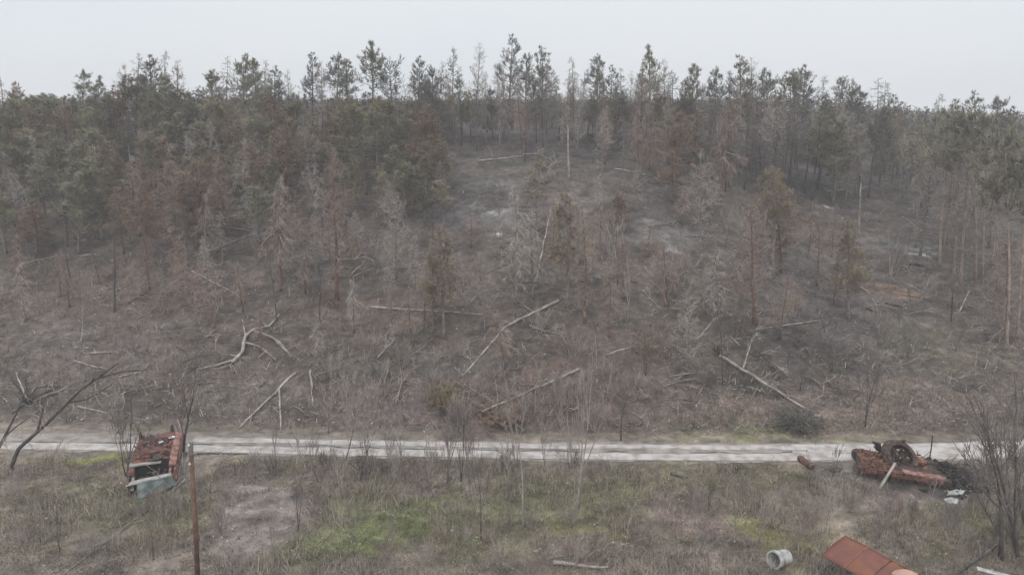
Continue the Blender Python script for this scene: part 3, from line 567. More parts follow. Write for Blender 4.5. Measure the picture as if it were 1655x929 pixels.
log((772, 262), (845, 253), .12, 'bark_pale', 'pale log lying below the hill crown, left of stump', 4)
log((845, 250), (890, 258), .11, 'bark_grey', 'grey log lying right against the broken stump below the crest', 3)
log((848, 290), (900, 272), .10, 'bark_pale', 'splintered pale fallen limbs below the slim broken snag', 14, lift=.6)
log((992, 274), (1100, 300), .10, 'bark_pale', 'long thin pale log on the dark upper slope', 5)
log((1040, 285), (1135, 306), .10, 'bark_dark', 'dark charred log on the upper slope right of centre', 2)
log((866, 455), (890, 358), .11, 'bark_pale', 'pale dead trunk leaning uphill between thin bare pines', 2, lift=1.2)
log((1127, 550), (1158, 513), .10, 'bark_pale', 'pale short log sloping left beside the charred trunk', 1)
log((1150, 480), (1158, 510), .10, 'bark_pale', 'pale stick standing up behind the short sloping log', 1, name='dead_branch')
log((1038, 470), (1068, 502), .07, 'bark_pale', 'pale limb forming a V under the tangled dead pine', 2, name='dead_branch')
log((835, 485), (905, 540), .07, 'bark_pale', 'thin pale pole crossing under the long bent trunk', 2)
log((1070, 627), (1115, 611), .08, 'bark_grey', 'grey forked limb left of the burn patch', 5, name='dead_branch')
log((1195, 560), (1180, 545), .06, 'bark_pale', 'small pale stick above the scorched fallen pine roots', 1, name='dead_branch')
log((186, 612), (240, 598), .08, 'bark_pale', 'pale limb pointing right above the road, left side', 2)
log((140, 573), (208, 567), .08, 'bark_pale', 'level pale limb high on the lower left slope', 3)
log((120, 585), (182, 602), .08, 'bark_pale', 'pale limb pointing down right on the lower left slope', 2)
log((45, 652), (108, 628), .10, 'bark_pale', 'pale log with charred root fan near the left edge', 6, roots=True)
log((45, 650), (28, 612), .08, 'bark_pale', 'short pale snapped trunk standing at the charred root fan', 1, lift=.6)
log((895, 912), (982, 920), .13, 'bark_pale', 'thick pale log lying in the brush at the bottom', 5)
log((880, 905), (1115, 868), .05, 'bark_grey', 'long thin grey branch sloping up right, bottom centre', 8, name='dead_branch')
log((1388, 432), (1412, 438), .10, 'bark_pale', 'curved pale limb on the ash patch, right slope', 3, name='dead_branch')
log((1390, 465), (1408, 478), .10, 'bark_pale', 'two-pronged pale stick below the curved limb', 2, name='dead_branch')
log((1455, 478), (1562, 492), .07, 'bark_red', 'rust brown thin log pointing at the black charred stump', 3)
log((1458, 352), (1488, 372), .09, 'bark_pale', 'pale log below the dense right stand', 1)
log((1400, 498), (1418, 508), .12, 'char', 'black charred log piece on the right slope, left one', 0)
log((1432, 493), (1458, 497), .12, 'char', 'black charred log piece on the right slope, right one', 0)
log((1470, 428), (1495, 432), .16, 'char', 'thick burnt log lying in a sooty hollow', 1)
log((1550, 505), (1565, 480), .08, 'bark_pale', 'pale stick leaning below the right edge pines', 2, name='dead_branch', lift=.6)
log((560, 432), (606, 430), .06, 'bark_pale', 'pale curling limb looping right of the red barked pine', 8, mid=(585, 418), blen=1.3, lift=1.2, name='dead_branch')
log((130, 415), (185, 412), .08, 'bark_pale', 'level pale log low between the left pines', 2)
log((30, 428), (95, 415), .07, 'bark_pale', 'crooked reddish pale limb at the left edge', 4, name='dead_branch')
log((965, 620), (962, 550), .05, 'bark_pale', 'thin pale stick poking up right of the tangled brush', 1, lift=.5, name='dead_branch')
log((880, 700), (1005, 560), .05, 'bark_grey', 'thin grey pole lying uphill right of the pale hanging log', 4)
log((100, 930), (300, 775), .05, 'bark_grey', 'long thin bare branch in the grass beside the pole', 8, name='dead_branch')
log((975, 575), (1062, 560), .07, 'bark_pale', 'fallen limb with brown needles right of centre', 6, crown=(1045, 563, 1.3, 'n_yellow', 180))
log((320, 733), (400, 735), .08, 'bark_dark', 'black log along the road edge right of the carrier', 2)
log((1085, 768), (1112, 774), .13, 'bark_dark', 'short dark log in the grass below the road', 1)
log((610, 580), (640, 560), .10, 'bark_birch', 'mossy greenish crooked stump limb in the brush', 5, lift=.8, name='dead_branch')
log((600, 650), (630, 590), .05, 'bark_pale', 'thin pale leaning sticks in the brush, left one', 2, lift=.5, name='dead_branch')
log((620, 625), (632, 590), .06, 'bark_pale', 'pale leaning stick in the brush, right one', 2, lift=.5, name='dead_branch')
def tangle(lines, label, name='dead_tree', cat='dead tree', m='bark_pale', r=.1, lift=0.25, hang=0, depth=None):
    base_ = at(*lines[0][0][:2]); o = empty(name, base_)
    for li, ln in enumerate(lines):
        P = []
        for q in ln:
            w = at(q[0], q[1]) if depth is None else at_depth(q[0], q[1], base_.y)
            if depth is None and len(q) > 2:                       # raised above the slope
                yb = at(q[0], q[1] + q[2]).y; w = at_depth(q[0], q[1], yb)
            w.z = max(w.z, gz(w.x, w.y) + .05) + (lift if depth is None else 0); P.append(w - base_)
        fine = []
        for i in range(len(P) - 1):
            a0 = P[max(i - 1, 0)]; a3 = P[min(i + 2, len(P) - 1)]
            for t in (0, .33, .66): fine.append(P[i].lerp(P[i + 1], t) + (P[i + 1] - a0 + P[i] - a3) * (.12 * t * (1 - t)))
        fine.append(P[-1]); rr = r * (1 if li == 0 else .55); K = len(fine)
        T = MB(); T.tube(fine, [rr * (1 - .65 * k / K) for k in range(K)], 7); T.build('trunk' if li == 0 else 'limb', M[m], o, True)
        for k in range(hang):
            q = fine[lr.randrange(1, K)]; B = MB(); grow(B, lr, q, (Vector((lr.uniform(-.7, .7), 0, -.8)) + rdir(lr) * .3).normalized(), lr.uniform(.4, 1.1), .028, 1, -.05, .6, None, .014, .35); B.build('twig', M['limb_grey' if m != 'char' else 'limb_dark'], o)
    return tag(o, label, cat, 'fallen logs and limbs')
tangle([[(375, 590), (392, 573), (396, 550), (410, 538), (436, 530), (452, 512)], [(410, 540), (440, 550), (462, 572)], [(398, 552), (392, 520)], [(412, 539), (450, 555), (470, 580)], [(375, 588), (350, 595), (318, 602)], [(398, 560), (420, 565), (440, 580)]],
       'white bleached curved dead tree with curling limbs', hang=3, r=.17)
tangle([[(558, 492), (572, 465), (570, 440), (585, 428)], [(548, 418), (575, 418), (590, 415), (604, 422), (604, 434), (592, 437)], [(550, 430), (562, 440), (566, 460)], [(585, 428), (592, 415)], [(570, 448), (585, 440), (588, 460)]], 'pale looping dead limbs hanging right of the curly-limbed red pine', r=.09, depth=1, lift=0)
tangle([[(345, 525), (350, 490), (345, 470), (352, 445)], [(300, 440), (280, 455), (262, 470)], [(305, 440), (290, 460), (283, 480)], [(310, 445), (300, 480), (285, 505)], [(345, 500), (330, 475), (318, 455)], [(350, 490), (360, 470), (358, 450)]], 'pinkish grey hanging limbs under the far-leaning rust pine', m='limb_pink', r=.09, depth=1, lift=0, hang=3)
tangle([[(18, 760), (30, 725), (75, 685), (130, 630), (190, 588)], [(110, 650), (140, 645), (180, 622)], [(150, 613), (200, 600), (235, 598)], [(60, 697), (70, 660), (66, 640)]], 'dark leaning trunk reaching over the road from the left edge', m='bark_dark', r=.15, depth=1, lift=0, hang=6, name='leaning_tree', cat='leaning tree')
tangle([[(-12, 745), (10, 700), (30, 660), (42, 630)], [(8, 705), (25, 690), (50, 672)]], 'short dark leaning trunk at the very left edge beside the road', m='bark_dark', r=.11, depth=1, lift=0, hang=4, name='leaning_tree', cat='leaning tree')
tangle([[(45, 655), (70, 640), (95, 630)], [(45, 655), (60, 632), (100, 628)], [(45, 655), (35, 635), (22, 622)], [(48, 655), (20, 672)], [(48, 655), (62, 668)], [(46, 653), (42, 618)]], 'black burnt root fan with spreading arms near the left edge', m='char', r=.13, hang=3, lift=.2)
tangle([[(1078, 497), (1072, 470), (1074, 440), (1066, 405)], [(1074, 470), (1095, 450), (1110, 435)], [(1074, 475), (1055, 455), (1035, 440)], [(1072, 450), (1085, 425), (1092, 400)], [(1072, 440), (1058, 420)]], 'pinkish forked dead trunk below the white chalk patch', m='limb_pink', r=.11, depth=1, lift=0, hang=4)
tangle([[(1218, 520), (1216, 470), (1215, 400), (1216, 345)], [(1216, 365), (1200, 335), (1190, 325)], [(1217, 360), (1232, 348), (1240, 338)], [(1216, 390), (1195, 378), (1182, 370)], [(1216, 420), (1196, 422), (1180, 432)], [(1217, 400), (1240, 385)]], 'pale forked limbs of a dead tree before the pale-branched red pine', m='bark_grey', r=.12, depth=1, lift=0, hang=4)
tangle([[(640, 660), (650, 620), (645, 590)], [(650, 625), (672, 600), (690, 590)], [(648, 620), (625, 600), (608, 588)], [(700, 650), (705, 610), (712, 580)], [(705, 620), (730, 600)]], 'reddish brushwood frame left of the tawny fallen crown', m='limb_pink', r=.05, hang=6, lift=.3)
tangle([[(800, 690), (805, 650), (798, 610)], [(805, 655), (830, 630), (850, 600)], [(803, 660), (780, 640)], [(840, 690), (846, 650), (860, 625)], [(846, 655), (870, 640)]], 'reddish brushwood hanging below the pale log with branches', m='limb_pink', r=.05, hang=6, lift=.3)
tangle([[(880, 300), (873, 275), (880, 262)], [(880, 268), (868, 262)], [(884, 270), (896, 278), (898, 295)], [(880, 266), (890, 285)], [(850, 290), (868, 284), (880, 286)]], 'bleached splintered crown of a snapped tree below the crest', r=.10, hang=3, depth=1, lift=0)
tangle([[(1630, 560), (1622, 520), (1626, 480)], [(1622, 530), (1605, 545), (1600, 552)], [(1624, 528), (1640, 545), (1645, 560)], [(1624, 500), (1610, 490), (1590, 480)]], 'pinkish root-like dead limbs at the foot of the right edge pines', m='limb_pink', r=.10, depth=1, lift=0, hang=4)
sr = random.Random(99)
for i in range(150):                                                  # nameless limbs strewn over the slope
    px = sr.uniform(10, 1640); py = sr.choice((sr.uniform(400, 680), sr.uniform(280, 560))); a = sr.uniform(-1, 1)
    l = sr.uniform(14, 55) * (py / 520)
    log((px, py), (px + l, py + a * l * .6), sr.uniform(.035, .075), sr.choice(['bark_pale', 'bark_grey', 'bark_dark', 'bark_grey']), None, sr.choice((1, 2, 4, 6)), name='dead_branch', cat='dead branch')

# ------------------------------------------------------------------ wreck of the carrier on the left
rw = random.Random(5)
ctex = bpy.data.textures.new('dents', 'CLOUDS'); ctex.noise_scale = 0.55; ctex.noise_depth = 3
def crumple(o, k=.12, lv=4):
    for m_ in list(o.modifiers): o.modifiers.remove(m_)
    a = o.modifiers.new('divide', 'SUBSURF'); a.subdivision_type = 'SIMPLE'; a.levels = a.render_levels = lv
    b = o.modifiers.new('dent', 'DISPLACE'); b.texture = ctex; b.strength = k; b.texture_coords = 'LOCAL'; b.mid_level = .5
    return o
def plate(mb, pts, t=.03):                                           # a sheet of metal with thickness, from a quad
    k = len(mb.v); P = [Vector(p) for p in pts]; n = (P[1] - P[0]).cross(P[3] - P[0]).normalized() * t
    mb.v += P + [p + n for p in P]; mb.f += [(k + 3, k + 2, k + 1, k), (k + 4, k + 5, k + 6, k + 7)] + [(k + i, k + (i + 1) % 4, k + 4 + (i + 1) % 4, k + 4 + i) for i in range(4)]
Pf = at(248, 797); Pb = at(268, 735)
car = empty('burnt_carrier', Pf + Vector((0, 0, -.1)), (R(3), R(-4), math.atan2(Pf.x - Pb.x, Pb.y - Pf.y) + R(3)))
tag(car, 'burnt out rusty armoured carrier with open grey front beside the road', 'armoured vehicle')
W = 1.45; LN = 5.9
h = MB()
def prism(mb, sec):                                                  # loft of (y, [(x,z)...]) sections
    k0 = len(mb.v); n = len(sec[0][1])
    for y, s in sec: mb.v += [Vector((a, y, b)) for a, b in s]
    for i in range(len(sec) - 1):
        for j in range(n - 1): q = k0 + i * n; mb.f.append((q + j, q + n + j, q + n + j + 1, q + j + 1))
def csec(w, top, bot=.35, cut=.3): return [(-w * .62, bot), (-w, bot + .45), (-w, top - cut), (-w * .86, top), (w * .86, top), (w, top - cut), (w, bot + .45), (w * .62, bot), (-w * .62, bot)]
prism(h, [(1.9, csec(W, 1.45)), (2.0, csec(W, 1.5)), (3.6, csec(W, 1.62)), (5.2, csec(W, 1.66)), (LN, csec(W * .93, 1.4, .6)), (LN + .02, [(0, 1)] * 9)])
for sx in (-1, 1):                                                   # open sides of the front well
    h.box((sx * (W - .06), 1.0, .72), (.1, 1.9, .75)); h.box((sx * (W - .16), 1.5, 1.22), (.3, 1.0, .32))
h.box((0, 1.0, .3), (2.1, 1.9, .08)); h.box((0, 1.95, .5), (2.4, .04, .4))
crumple(h.build('hull', M['rust'], car), .3, 4)
s = MB(); s.box((W + .03, 3.1, 1.0), (.1, 5.3, .5)); s.box((W - .12, 3.0, 1.55), (.42, 4.2, .1), Euler((R(4), R(18), 0)).to_matrix())
plate(s, [(W - .5, .2, .75), (W + .05, .2, .7), (W + .05, 2.1, 1.55), (W - .3, 2.1, 1.6)], .05); crumple(s.build('side_fender', M['rust_pink'], car), .2)
s = MB(); s.box((-W - .02, 3.3, 1.0), (.1, 4.6, .45)); crumple(s.build('side_fender', M['rust_dark'], car), .2)
d_ = MB()
d_.box((-.15, 3.1, 1.66), (1.5, .9, .1), Euler((0, R(3), R(6))).to_matrix()); d_.box((.25, 4.7, 1.72), (1.7, .7, .12)); d_.box((-.7, 2.4, 1.6), (.9, .3, .08), Euler((R(8), 0, 0)).to_matrix())
for i in range(60): d_.box((rw.uniform(-1.1, 1.0), rw.uniform(2.1, 5.4), 1.66 + rw.uniform(0, .12)), (rw.uniform(.1, .5), rw.uniform(.05, .3), rw.uniform(.04, .14)), Euler((rw.uniform(-.4, .4), rw.uniform(-.4, .4), rw.uniform(0, 3))).to_matrix())
crumple(d_.build('deck_plates', M['rust'], car), .15, 2)
def ring(mb, c, r0, r1, hh, rot=None, n=28):
    k = len(mb.v); m = rot or Matrix.Identity(3); c = Vector(c)
    for i in range(n):
        a = 2 * math.pi * i / n; u = Vector((math.cos(a), math.sin(a), 0))
        for r, z in ((r1, 0), (r1, hh), (r0, hh), (r0, 0)): mb.v.append(c + m @ (u * r + Vector((0, 0, z))))
    for i in range(n):
        q = k + 4 * i; w = k + 4 * ((i + 1) % n)
        for j in range(4): mb.f.append((q + j, w + j, w + (j + 1) % 4, q + (j + 1) % 4))
def disc(mb, c, r, rot=None, n=24, th=.03): mb.tube([Vector(c), Vector(c) + (rot or Matrix.Identity(3)) @ Vector((0, 0, th))], [r, r], n)
s = MB(); disc(s, (.35, 3.95, 1.72), .42); disc(s, (-.8, 3.9, 1.68), .33); s.box((.1, 2.35, 1.61), (.9, .35, .05)); disc(s, (.95, 2.3, 1.58), .25); s.build('hatch_hole_shade', M['black'], car)  # black discs and strip on the deck paint the shade inside open hatches
s = MB(); ring(s, (.35, 3.95, 1.7), .42, .52, .14); ring(s, (-.8, 3.9, 1.66), .33, .4, .1); disc(s, (-.35, 4.35, 1.75), .4, Euler((R(60), 0, R(-30))).to_matrix()); disc(s, (.35, 1.95, 1.66), .32, Euler((R(12), 0, 0)).to_matrix()); s.build('hatch_ring', M['rust_dark'], car)
s = MB(); s.box((.95, 4.35, 1.76), (.5, .26, .04)); s.box((.35, 3.9, 1.76), (.3, .14, .04), Euler((0, 0, .5)).to_matrix()); s.build('bare_metal_patch', M['white'], car)
for x, y in ((-1.12, 5.2), (.95, 5.35)): t_ = MB(); t_.box((x, y, 1.85), (.24, .3, .42), None, .75); t_.tube([Vector((x, y, 2.0)), Vector((x + .05, y, 2.25))], [.07, .06], 8); t_.build('exhaust_stub', M['rust_dark'], car)
t_ = MB(); t_.tube([Vector((.9, 5.5, 1.6)), Vector((1.0, 5.6, 2.1)), Vector((1.25, 5.5, 2.15)), Vector((1.4, 5.2, 1.7))], [.04] * 4, 6); t_.tube([Vector((-.25, 2.0, 1.4)), Vector((-.15, 2.1, 2.15))], [.04, .03], 6); t_.tube([Vector((-1.3, 4.2, 1.4)), Vector((-1.45, 4.2, 1.75))], [.06, .05], 8); t_.build('bent_pipe', M['rust'], car)
s = MB(); s.box((-.45, 1.75, 1.44), (1.95, .42, .1), Euler((R(-10), R(4), 0)).to_matrix()); s.box((-1.25, 1.95, 1.42), (.4, .35, .12)); crumple(s.build('grey_cross_panel', M['grey_metal'], car), .1, 3)
s = MB(); s.box((-.1, .32, .98), (2.8, .5, .09), Euler((R(-8), 0, R(4))).to_matrix()); plate(s, [(-W, .1, .5), (-W + .35, .1, .5), (-W + .3, 1.6, 1.35), (-W, 1.6, 1.35)], .05); crumple(s.build('grey_sill', M['grey_metal'], car), .12, 3)
s = MB(); s.box((0, 1.1, .42), (2.5, 1.5, .1)); s.box((0, 1.86, .9), (2.5, .06, 1.05)); s.box((-1.3, 1.1, .85), (.05, 1.5, .8)); s.box((1.28, 1.1, .85), (.05, 1.5, .8)); s.build('engine_well', M['black'], car)  # well lined in black, the shade of the cavity put into its colour
s = MB()
for i in range(12): s.box((rw.uniform(-1, 1), rw.uniform(.6, 1.7), .55 + rw.uniform(0, .25)), (rw.uniform(.1, .5), rw.uniform(.1, .3), rw.uniform(.1, .3)), Euler((rw.random(), rw.random(), rw.random())).to_matrix())
s.box((.35, 1.0, .95), (.12, 1.3, .08)); s.build('engine_remains', M['rust_dark'], car)
s = MB(); plate(s, [(-.8, -.95, .16), (1.5, -.1, .42), (1.3, .32, 1.02), (-.85, .05, .92)], .05); s.build('loose_green_plate', M['green_plate'], car, bevel=.01)
for sx in (-1, 1):
    for i in range(6):
        w_ = MB(); ax = Matrix.Rotation(R(90), 3, 'Y'); y = .8 + i * .87
        disc(w_, (sx * (W - .2) - .1, y, .33), .32, ax, 16, .22); ring(w_, (sx * (W - .2) - .14, y, .33), .2, .34, .3, ax, 18); w_.build('road_wheel', M['rust_dark'], car)

# ------------------------------------------------------------------ wreck of the tank on the right
Pl = at(1385, 768); Pr = at(1532, 790); dirv = (Pr - Pl); ang = math.atan2(dirv.y, dirv.x); HL = 7.0
Cn = (Pl + Pr) / 2; nrm = Vector((-math.sin(ang), math.cos(ang), 0)); base = Cn + nrm * 1.2
tank = empty('burnt_tank', Vector((base.x, base.y, gz(base.x, base.y) - .12)), (R(2), R(1), ang), (.8, .8, .8))
tag(tank, 'burnt rusty tank hull with upturned turret ring at the road edge', 'tank')
th_ = MB()
def tsec(w, top, bot): return [(-w, bot), (-w, top), (w, top), (w, bot), (-w, bot)]
def prismx(mb, sec):
    k0 = len(mb.v); n = len(sec[0][1])
    for x, s_ in sec: mb.v += [Vector((x, a, b)) for a, b in s_]
    for i in range(len(sec) - 1):
        for j in range(n - 1): q = k0 + i * n; mb.f.append((q + j, q + j + 1, q + n + j + 1, q + n + j))
    mb.f.append(tuple(k0 + j for j in range(n - 1))); q = k0 + (len(sec) - 1) * n; mb.f.append(tuple(q + j for j in range(n - 2, -1, -1)))
prismx(th_, [(-3.4, tsec(1.0, .95, .55)), (-3.0, tsec(1.05, 1.05, .35)), (2.3, tsec(1.05, 1.02, .3)), (3.45, tsec(1.0, .75, .55))])
crumple(th_.build('hull', M['rust_dark'], tank), .2)
for sy in (-1, 1):
    f_ = MB(); n = 14; up = []
    for i in range(n + 1):
        x = -3.4 + 6.9 * i / n; z = 1.02 + .07 * math.sin(i * 1.7) + (-.12 if i > 11 else 0) + (.05 if sy > 0 else 0); up.append((x, z))
    for i in range(n):
        (x0, z0), (x1, z1) = up[i], up[i + 1]; y0, y1 = sy * 1.03, sy * 1.68
        plate(f_, [(x0, min(y0, y1), z0), (x1, min(y0, y1), z1), (x1, max(y0, y1), z1 - .03), (x0, max(y0, y1), z0 - .03)], .04)
        if rw.random() < .8: q = sy * (1.67 + rw.uniform(0, .05)); lo = .66 + rw.uniform(-.12, .1); plate(f_, [(x0, q, lo), (x1, q + rw.uniform(-.04, .04), lo + .03), (x1, q, z1), (x0, q, z0)], .03)
    crumple(f_.build('side_skirt', M['rust' if sy < 0 else 'rust_dark'], tank), .3, 2)
    for i in range(6):
        w_ = MB(); ax = Matrix.Rotation(R(90), 3, 'X'); x = -2.5 + i * 1.0; y = sy * 1.38 + .2
        disc(w_, (x, y, .38), .37, ax, 20, .3); ring(w_, (x, y + .04, .38), .26, .40, .4, ax, 20); disc(w_, (x, y + .06, .38), .1, ax, 10, .44); w_.build('road_wheel', M['rust_dark'], tank)
    for x, rr in ((-3.3, .38), (3.3, .32)):
        w_ = MB(); disc(w_, (x, sy * 1.38 + .22, .68), rr, Matrix.Rotation(R(90), 3, 'X'), 18, .44); ring(w_, (x, sy * 1.38 + .25, .68), rr * .7, rr + .05, .5, Matrix.Rotation(R(90), 3, 'X'), 14); w_.build('drive_wheel', M['rust_dark'], tank)
s = MB()
for i in range(240):
    x = rw.uniform(-3.3, -.9); s.box((x, rw.uniform(-1.6, 1.5), 1.08 + rw.uniform(0, .2)), (rw.uniform(.08, .45), rw.uniform(.03, .16), rw.uniform(.02, .08)), Euler((rw.uniform(-1.3, 1.3), rw.uniform(-1.3, 1.3), rw.uniform(0, 3))).to_matrix())
tag(s.build('engine_deck_debris', M['rust_orange'], tank), kind='stuff')
s = MB()
for i in range(20): s.box((rw.uniform(1.1, 2.0), rw.uniform(-.3, 1.2), 1.12 + rw.uniform(0, .3)), (rw.uniform(.2, .6), rw.uniform(.1, .4), rw.uniform(.05, .25)), Euler((rw.uniform(-.6, .6), rw.uniform(-.6, .6), rw.uniform(0, 3))).to_matrix())
s.build('torn_plates', M['rust_orange'], tank)
s = MB(); s.box((1.3, -1.35, 1.12), (2.6, .55, .08), Euler((R(8), R(1), R(2))).to_matrix()); s.box((2.6, -1.2, 1.05), (1.2, .5, .06), Euler((R(12), R(4), R(-4))).to_matrix()); crumple(s.build('bent_fender_plate', M['rust_pink'], tank), .25, 3)
# upturned turret: bowl with ring facing the camera
mt = Euler((R(36), R(30), R(-6))).to_matrix(); tc_ = Vector((-.05, .35, 1.6)); t_ = MB(); k0 = 0; n = 28; prof = [(1.22, .12), (1.42, 0), (1.5, -.25), (1.3, -.55), (.8, -.75), (.0, -.8)]
for r_, z_ in prof:
    for j in range(n):
        a = 2 * math.pi * j / n; e = 1 + .1 * math.cos(2 * a + .6); t_.v.append(tc_ + mt @ Vector((r_ * e * math.cos(a), r_ * math.sin(a), z_)))
for i in range(len(prof) - 1):
    for j in range(n): t_.f.append((i * n + j, i * n + (j + 1) % n, (i + 1) * n + (j + 1) % n, (i + 1) * n + j))
crumple(t_.build('turret_shell', M['rust_dark'], tank, True), .2, 2)
s = MB(); ring(s, tc_ + mt @ Vector((0, 0, .02)), 1.0, 1.3, .2, mt, 40); s.build('turret_ring', M['rust_dark'], tank, bevel=.02)
s = MB()
for i in range(60):
    a = rw.uniform(0, 6.28); q = rw.uniform(0, .85); s.box(tc_ + mt @ Vector((q * math.cos(a), q * math.sin(a), rw.uniform(-.45, .1))), (rw.uniform(.08, .45), rw.uniform(.04, .2), rw.uniform(.03, .25)), Euler((rw.random() * 3, rw.random() * 3, rw.random() * 3)).to_matrix())
s.build('turret_innards', M['rust_dark'], tank)
s = MB()
for i in range(7): a = rw.uniform(0, 6.28); s.box(tc_ + mt @ Vector((.5 * math.cos(a), .4 * math.sin(a) + .2, .14)), (rw.uniform(.1, .25), .05, .05), Euler((rw.random() * 3, rw.random() * 3, rw.random() * 3)).to_matrix())
s.build('bright_fragments', M['grey_metal'], tank)
s = MB(); s.box(tc_ + mt @ Vector((-.45, 1.28, .2)), (.3, .25, .6), mt, .6); s.build('ring_lug', M['rust_dark'], tank)
for i in range(6): s = MB(); b0 = Vector((-1.35 - .05 * i, .9, 1.5 + .14 * i)); s.tube([b0, b0 + Vector((-.55 - .06 * (i % 3), .1, .08))], [.08, .07], 8); s.build('launcher_tube', M['black'], tank)
s = MB()
for i in range(4): b0 = tc_ + mt @ Vector((1.0 + .08 * i, .9 - .25 * i, .1)); s.tube([b0, b0 + Vector((.15, 0, .55))], [.025, .02], 5)
s.build('ring_bracket', M['rust'], tank)
inv = (Matrix.Translation(tank.location) @ tank.rotation_euler.to_matrix().to_4x4() @ Matrix.Scale(.8, 4)).inverted()
g1 = at_depth(1447, 748, base.y - 1.0); g2 = at(1421, 792); g2.z += .12
s = MB(); s.tube([inv @ g1, inv @ g1.lerp(g2, .5), inv @ g1.lerp(g2, .75), inv @ g2], [.10, .11, .13, .10], 12); s.build('gun_barrel', M['limb_grey'], tank, True)
# hull of charred debris and branches beside it
deb = empty('charred_debris_heap', at(1530, 768)); tag(deb, 'black charred heap of twisted scrap and sticks right of the tank', 'debris heap'); s = MB(); s2 = MB()
for i in range(300):
    a = rw.uniform(0, 6.28); q = abs(rw.gauss(0, 1)); x = q * 1.35 * math.cos(a); y = q * 1.2 * math.sin(a); zz = gz(deb.location.x + x, deb.location.y + y) - deb.location.z + max(0, .8 - .45 * q) * rw.random()
    s.box((x, y, zz + .05), (rw.uniform(.1, .7), rw.uniform(.05, .35), rw.uniform(.04, .2)), Euler((rw.uniform(-.7, .7), rw.uniform(-.7, .7), rw.uniform(0, 3))).to_matrix())
    if i % 3 == 0: s2.tube([Vector((x, y, zz + .05)), Vector((x + rw.uniform(-.8, 1.6), y + rw.uniform(-1.3, .6), zz + rw.uniform(.1, .7)))], [.035, .02], 4)
tag(s.build('scrap_pieces', M['char'], deb), kind='stuff'); tag(s2.build('burnt_sticks', M['bark_dark'], deb), kind='stuff'); s3 = MB()
for i in range(60):
    x = rw.gauss(.2, 1.3); y = rw.gauss(-.6, 1.3); s3.box((x, y, gz(deb.location.x + x, deb.location.y + y) - deb.location.z + rw.uniform(.1, .6) * max(0, 1 - math.hypot(x, y) / 2.2) + .04), (rw.uniform(.06, .3), rw.uniform(.04, .2), rw.uniform(.02, .06)), Euler((rw.uniform(-.7, .7), rw.uniform(-.7, .7), rw.uniform(0, 3))).to_matrix())
tag(s3.build('ashy_fragments', M['grey_metal'], deb), kind='stuff')
for a, b, c, dd, lab in ((1545, 797, 1.5, .5, 'pale flat concrete slab right of the tank, upper one'), (1537, 812, .9, .7, 'pale broken concrete slab right of the tank, lower one'), (1350, 762, 1.0, .5, None)):
    P = at(a, b); s = MB(); k = 5
    pts = [(c / 2 * math.cos(i * 6.283 / k) * rw.uniform(.75, 1.1), dd / 2 * math.sin(i * 6.283 / k) * rw.uniform(.75, 1.1)) for i in range(k)]
    s.v = [Vector((x, y, z)) for z in (0, .12) for x, y in pts]; s.f = [tuple(range(k - 1, -1, -1)), tuple(range(k, 2 * k))] + [(i, (i + 1) % k, k + (i + 1) % k, k + i) for i in range(k)]
    o = s.build('concrete_slab' if lab else 'metal_sheet', M['concrete_pale' if lab else 'rust_dark'], None, bevel=.01); o.location = P + Vector((0, 0, .05)); o.rotation_euler = (R(10), R(-6), .1)
    tag(o, lab or 'dark flat metal sheet lying left of the tank', 'slab' if lab else 'metal sheet')
P = at(1302, 752); Q = at(1294, 742); Q2 = at(1312, 757); o = empty('rusty_cylinder', P + Vector((0, 0, .22))); dv = (Q2 - Q).normalized()
s = MB(); s.tube([-dv * .75, -dv * .7, dv * .7, dv * .75], [.19, .22, .22, .19], 16); s.build('body', M['rust'], o); s = MB(); s.tube([dv * .5, dv * .56], [.24, .24], 16); s.tube([-dv * .5, -dv * .44], [.24, .24], 16); s.tube([dv * .74, dv * .78], [.12, .12], 12); s.build('rim', M['rust_dark'], o)
tag(o, 'rusty metal cylinder lying on the verge left of the tank', 'cylinder')
P = at(1502, 742); s = MB(); s.tube([Vector((0, 0, -.2)), Vector((.02, 0, .9)), Vector((-.03, 0, 1.85))], [.045, .04, .035], 8); s.box((0, 0, .05), (.2, .2, .25)); o = s.build('metal_post', M['black'], None); o.location = P; tag(o, 'thin black post standing behind the debris heap by the road', 'post')

# ------------------------------------------------------------------ pole, pipe, red shed roof, rubble
P = plane_hit(319, 948); P = Vector((P[0], P[1], gz(P[0], P[1]))); Tp = at_depth(308, 716, P.y)
o = empty('utility_pole', P); tag(o, 'brown wooden pole with small white caps, standing in the left foreground', 'pole')
v = Tp - P; s = MB(); s.tube([Vector((0, 0, -.5)), v * .5 + Vector((.05, 0, 0)), v], [.135, .12, .10], 14); s.build('shaft', M['pole'], o, True)
for f_ in (.99, .865): s = MB(); q = v * f_; s.tube([q + Vector((0, -.08, 0)), q + Vector((0, -.16, .02)), q + Vector((0, -.2, .10)), q + Vector((0, -.2, .16))], [.03, .05, .055, .03], 10); s.build('insulator', M['white'], o)
s = MB(); s.tube([v * .93, v * 1.0 + Vector((0, 0, .06))], [.115, .115], 14); s.build('top_band', M['bark_grey'], o)
P = at(1258, 912); o = empty('concrete_pipe', P + Vector((0, 0, .38)), (0, R(10), R(32))); tag(o, 'short pale concrete pipe lying in dry grass with open end left', 'pipe')
s = MB(); k0 = 0; n = 28; ax = Matrix.Rotation(R(90), 3, 'Y'); ring(s, (-.45, 0, 0), .40, .5, .22, ax, 32); ring(s, (-.25, 0, 0), .36, .44, .85, ax, 32); s.build('shell', M['concrete_pale'], o, bevel=.015)
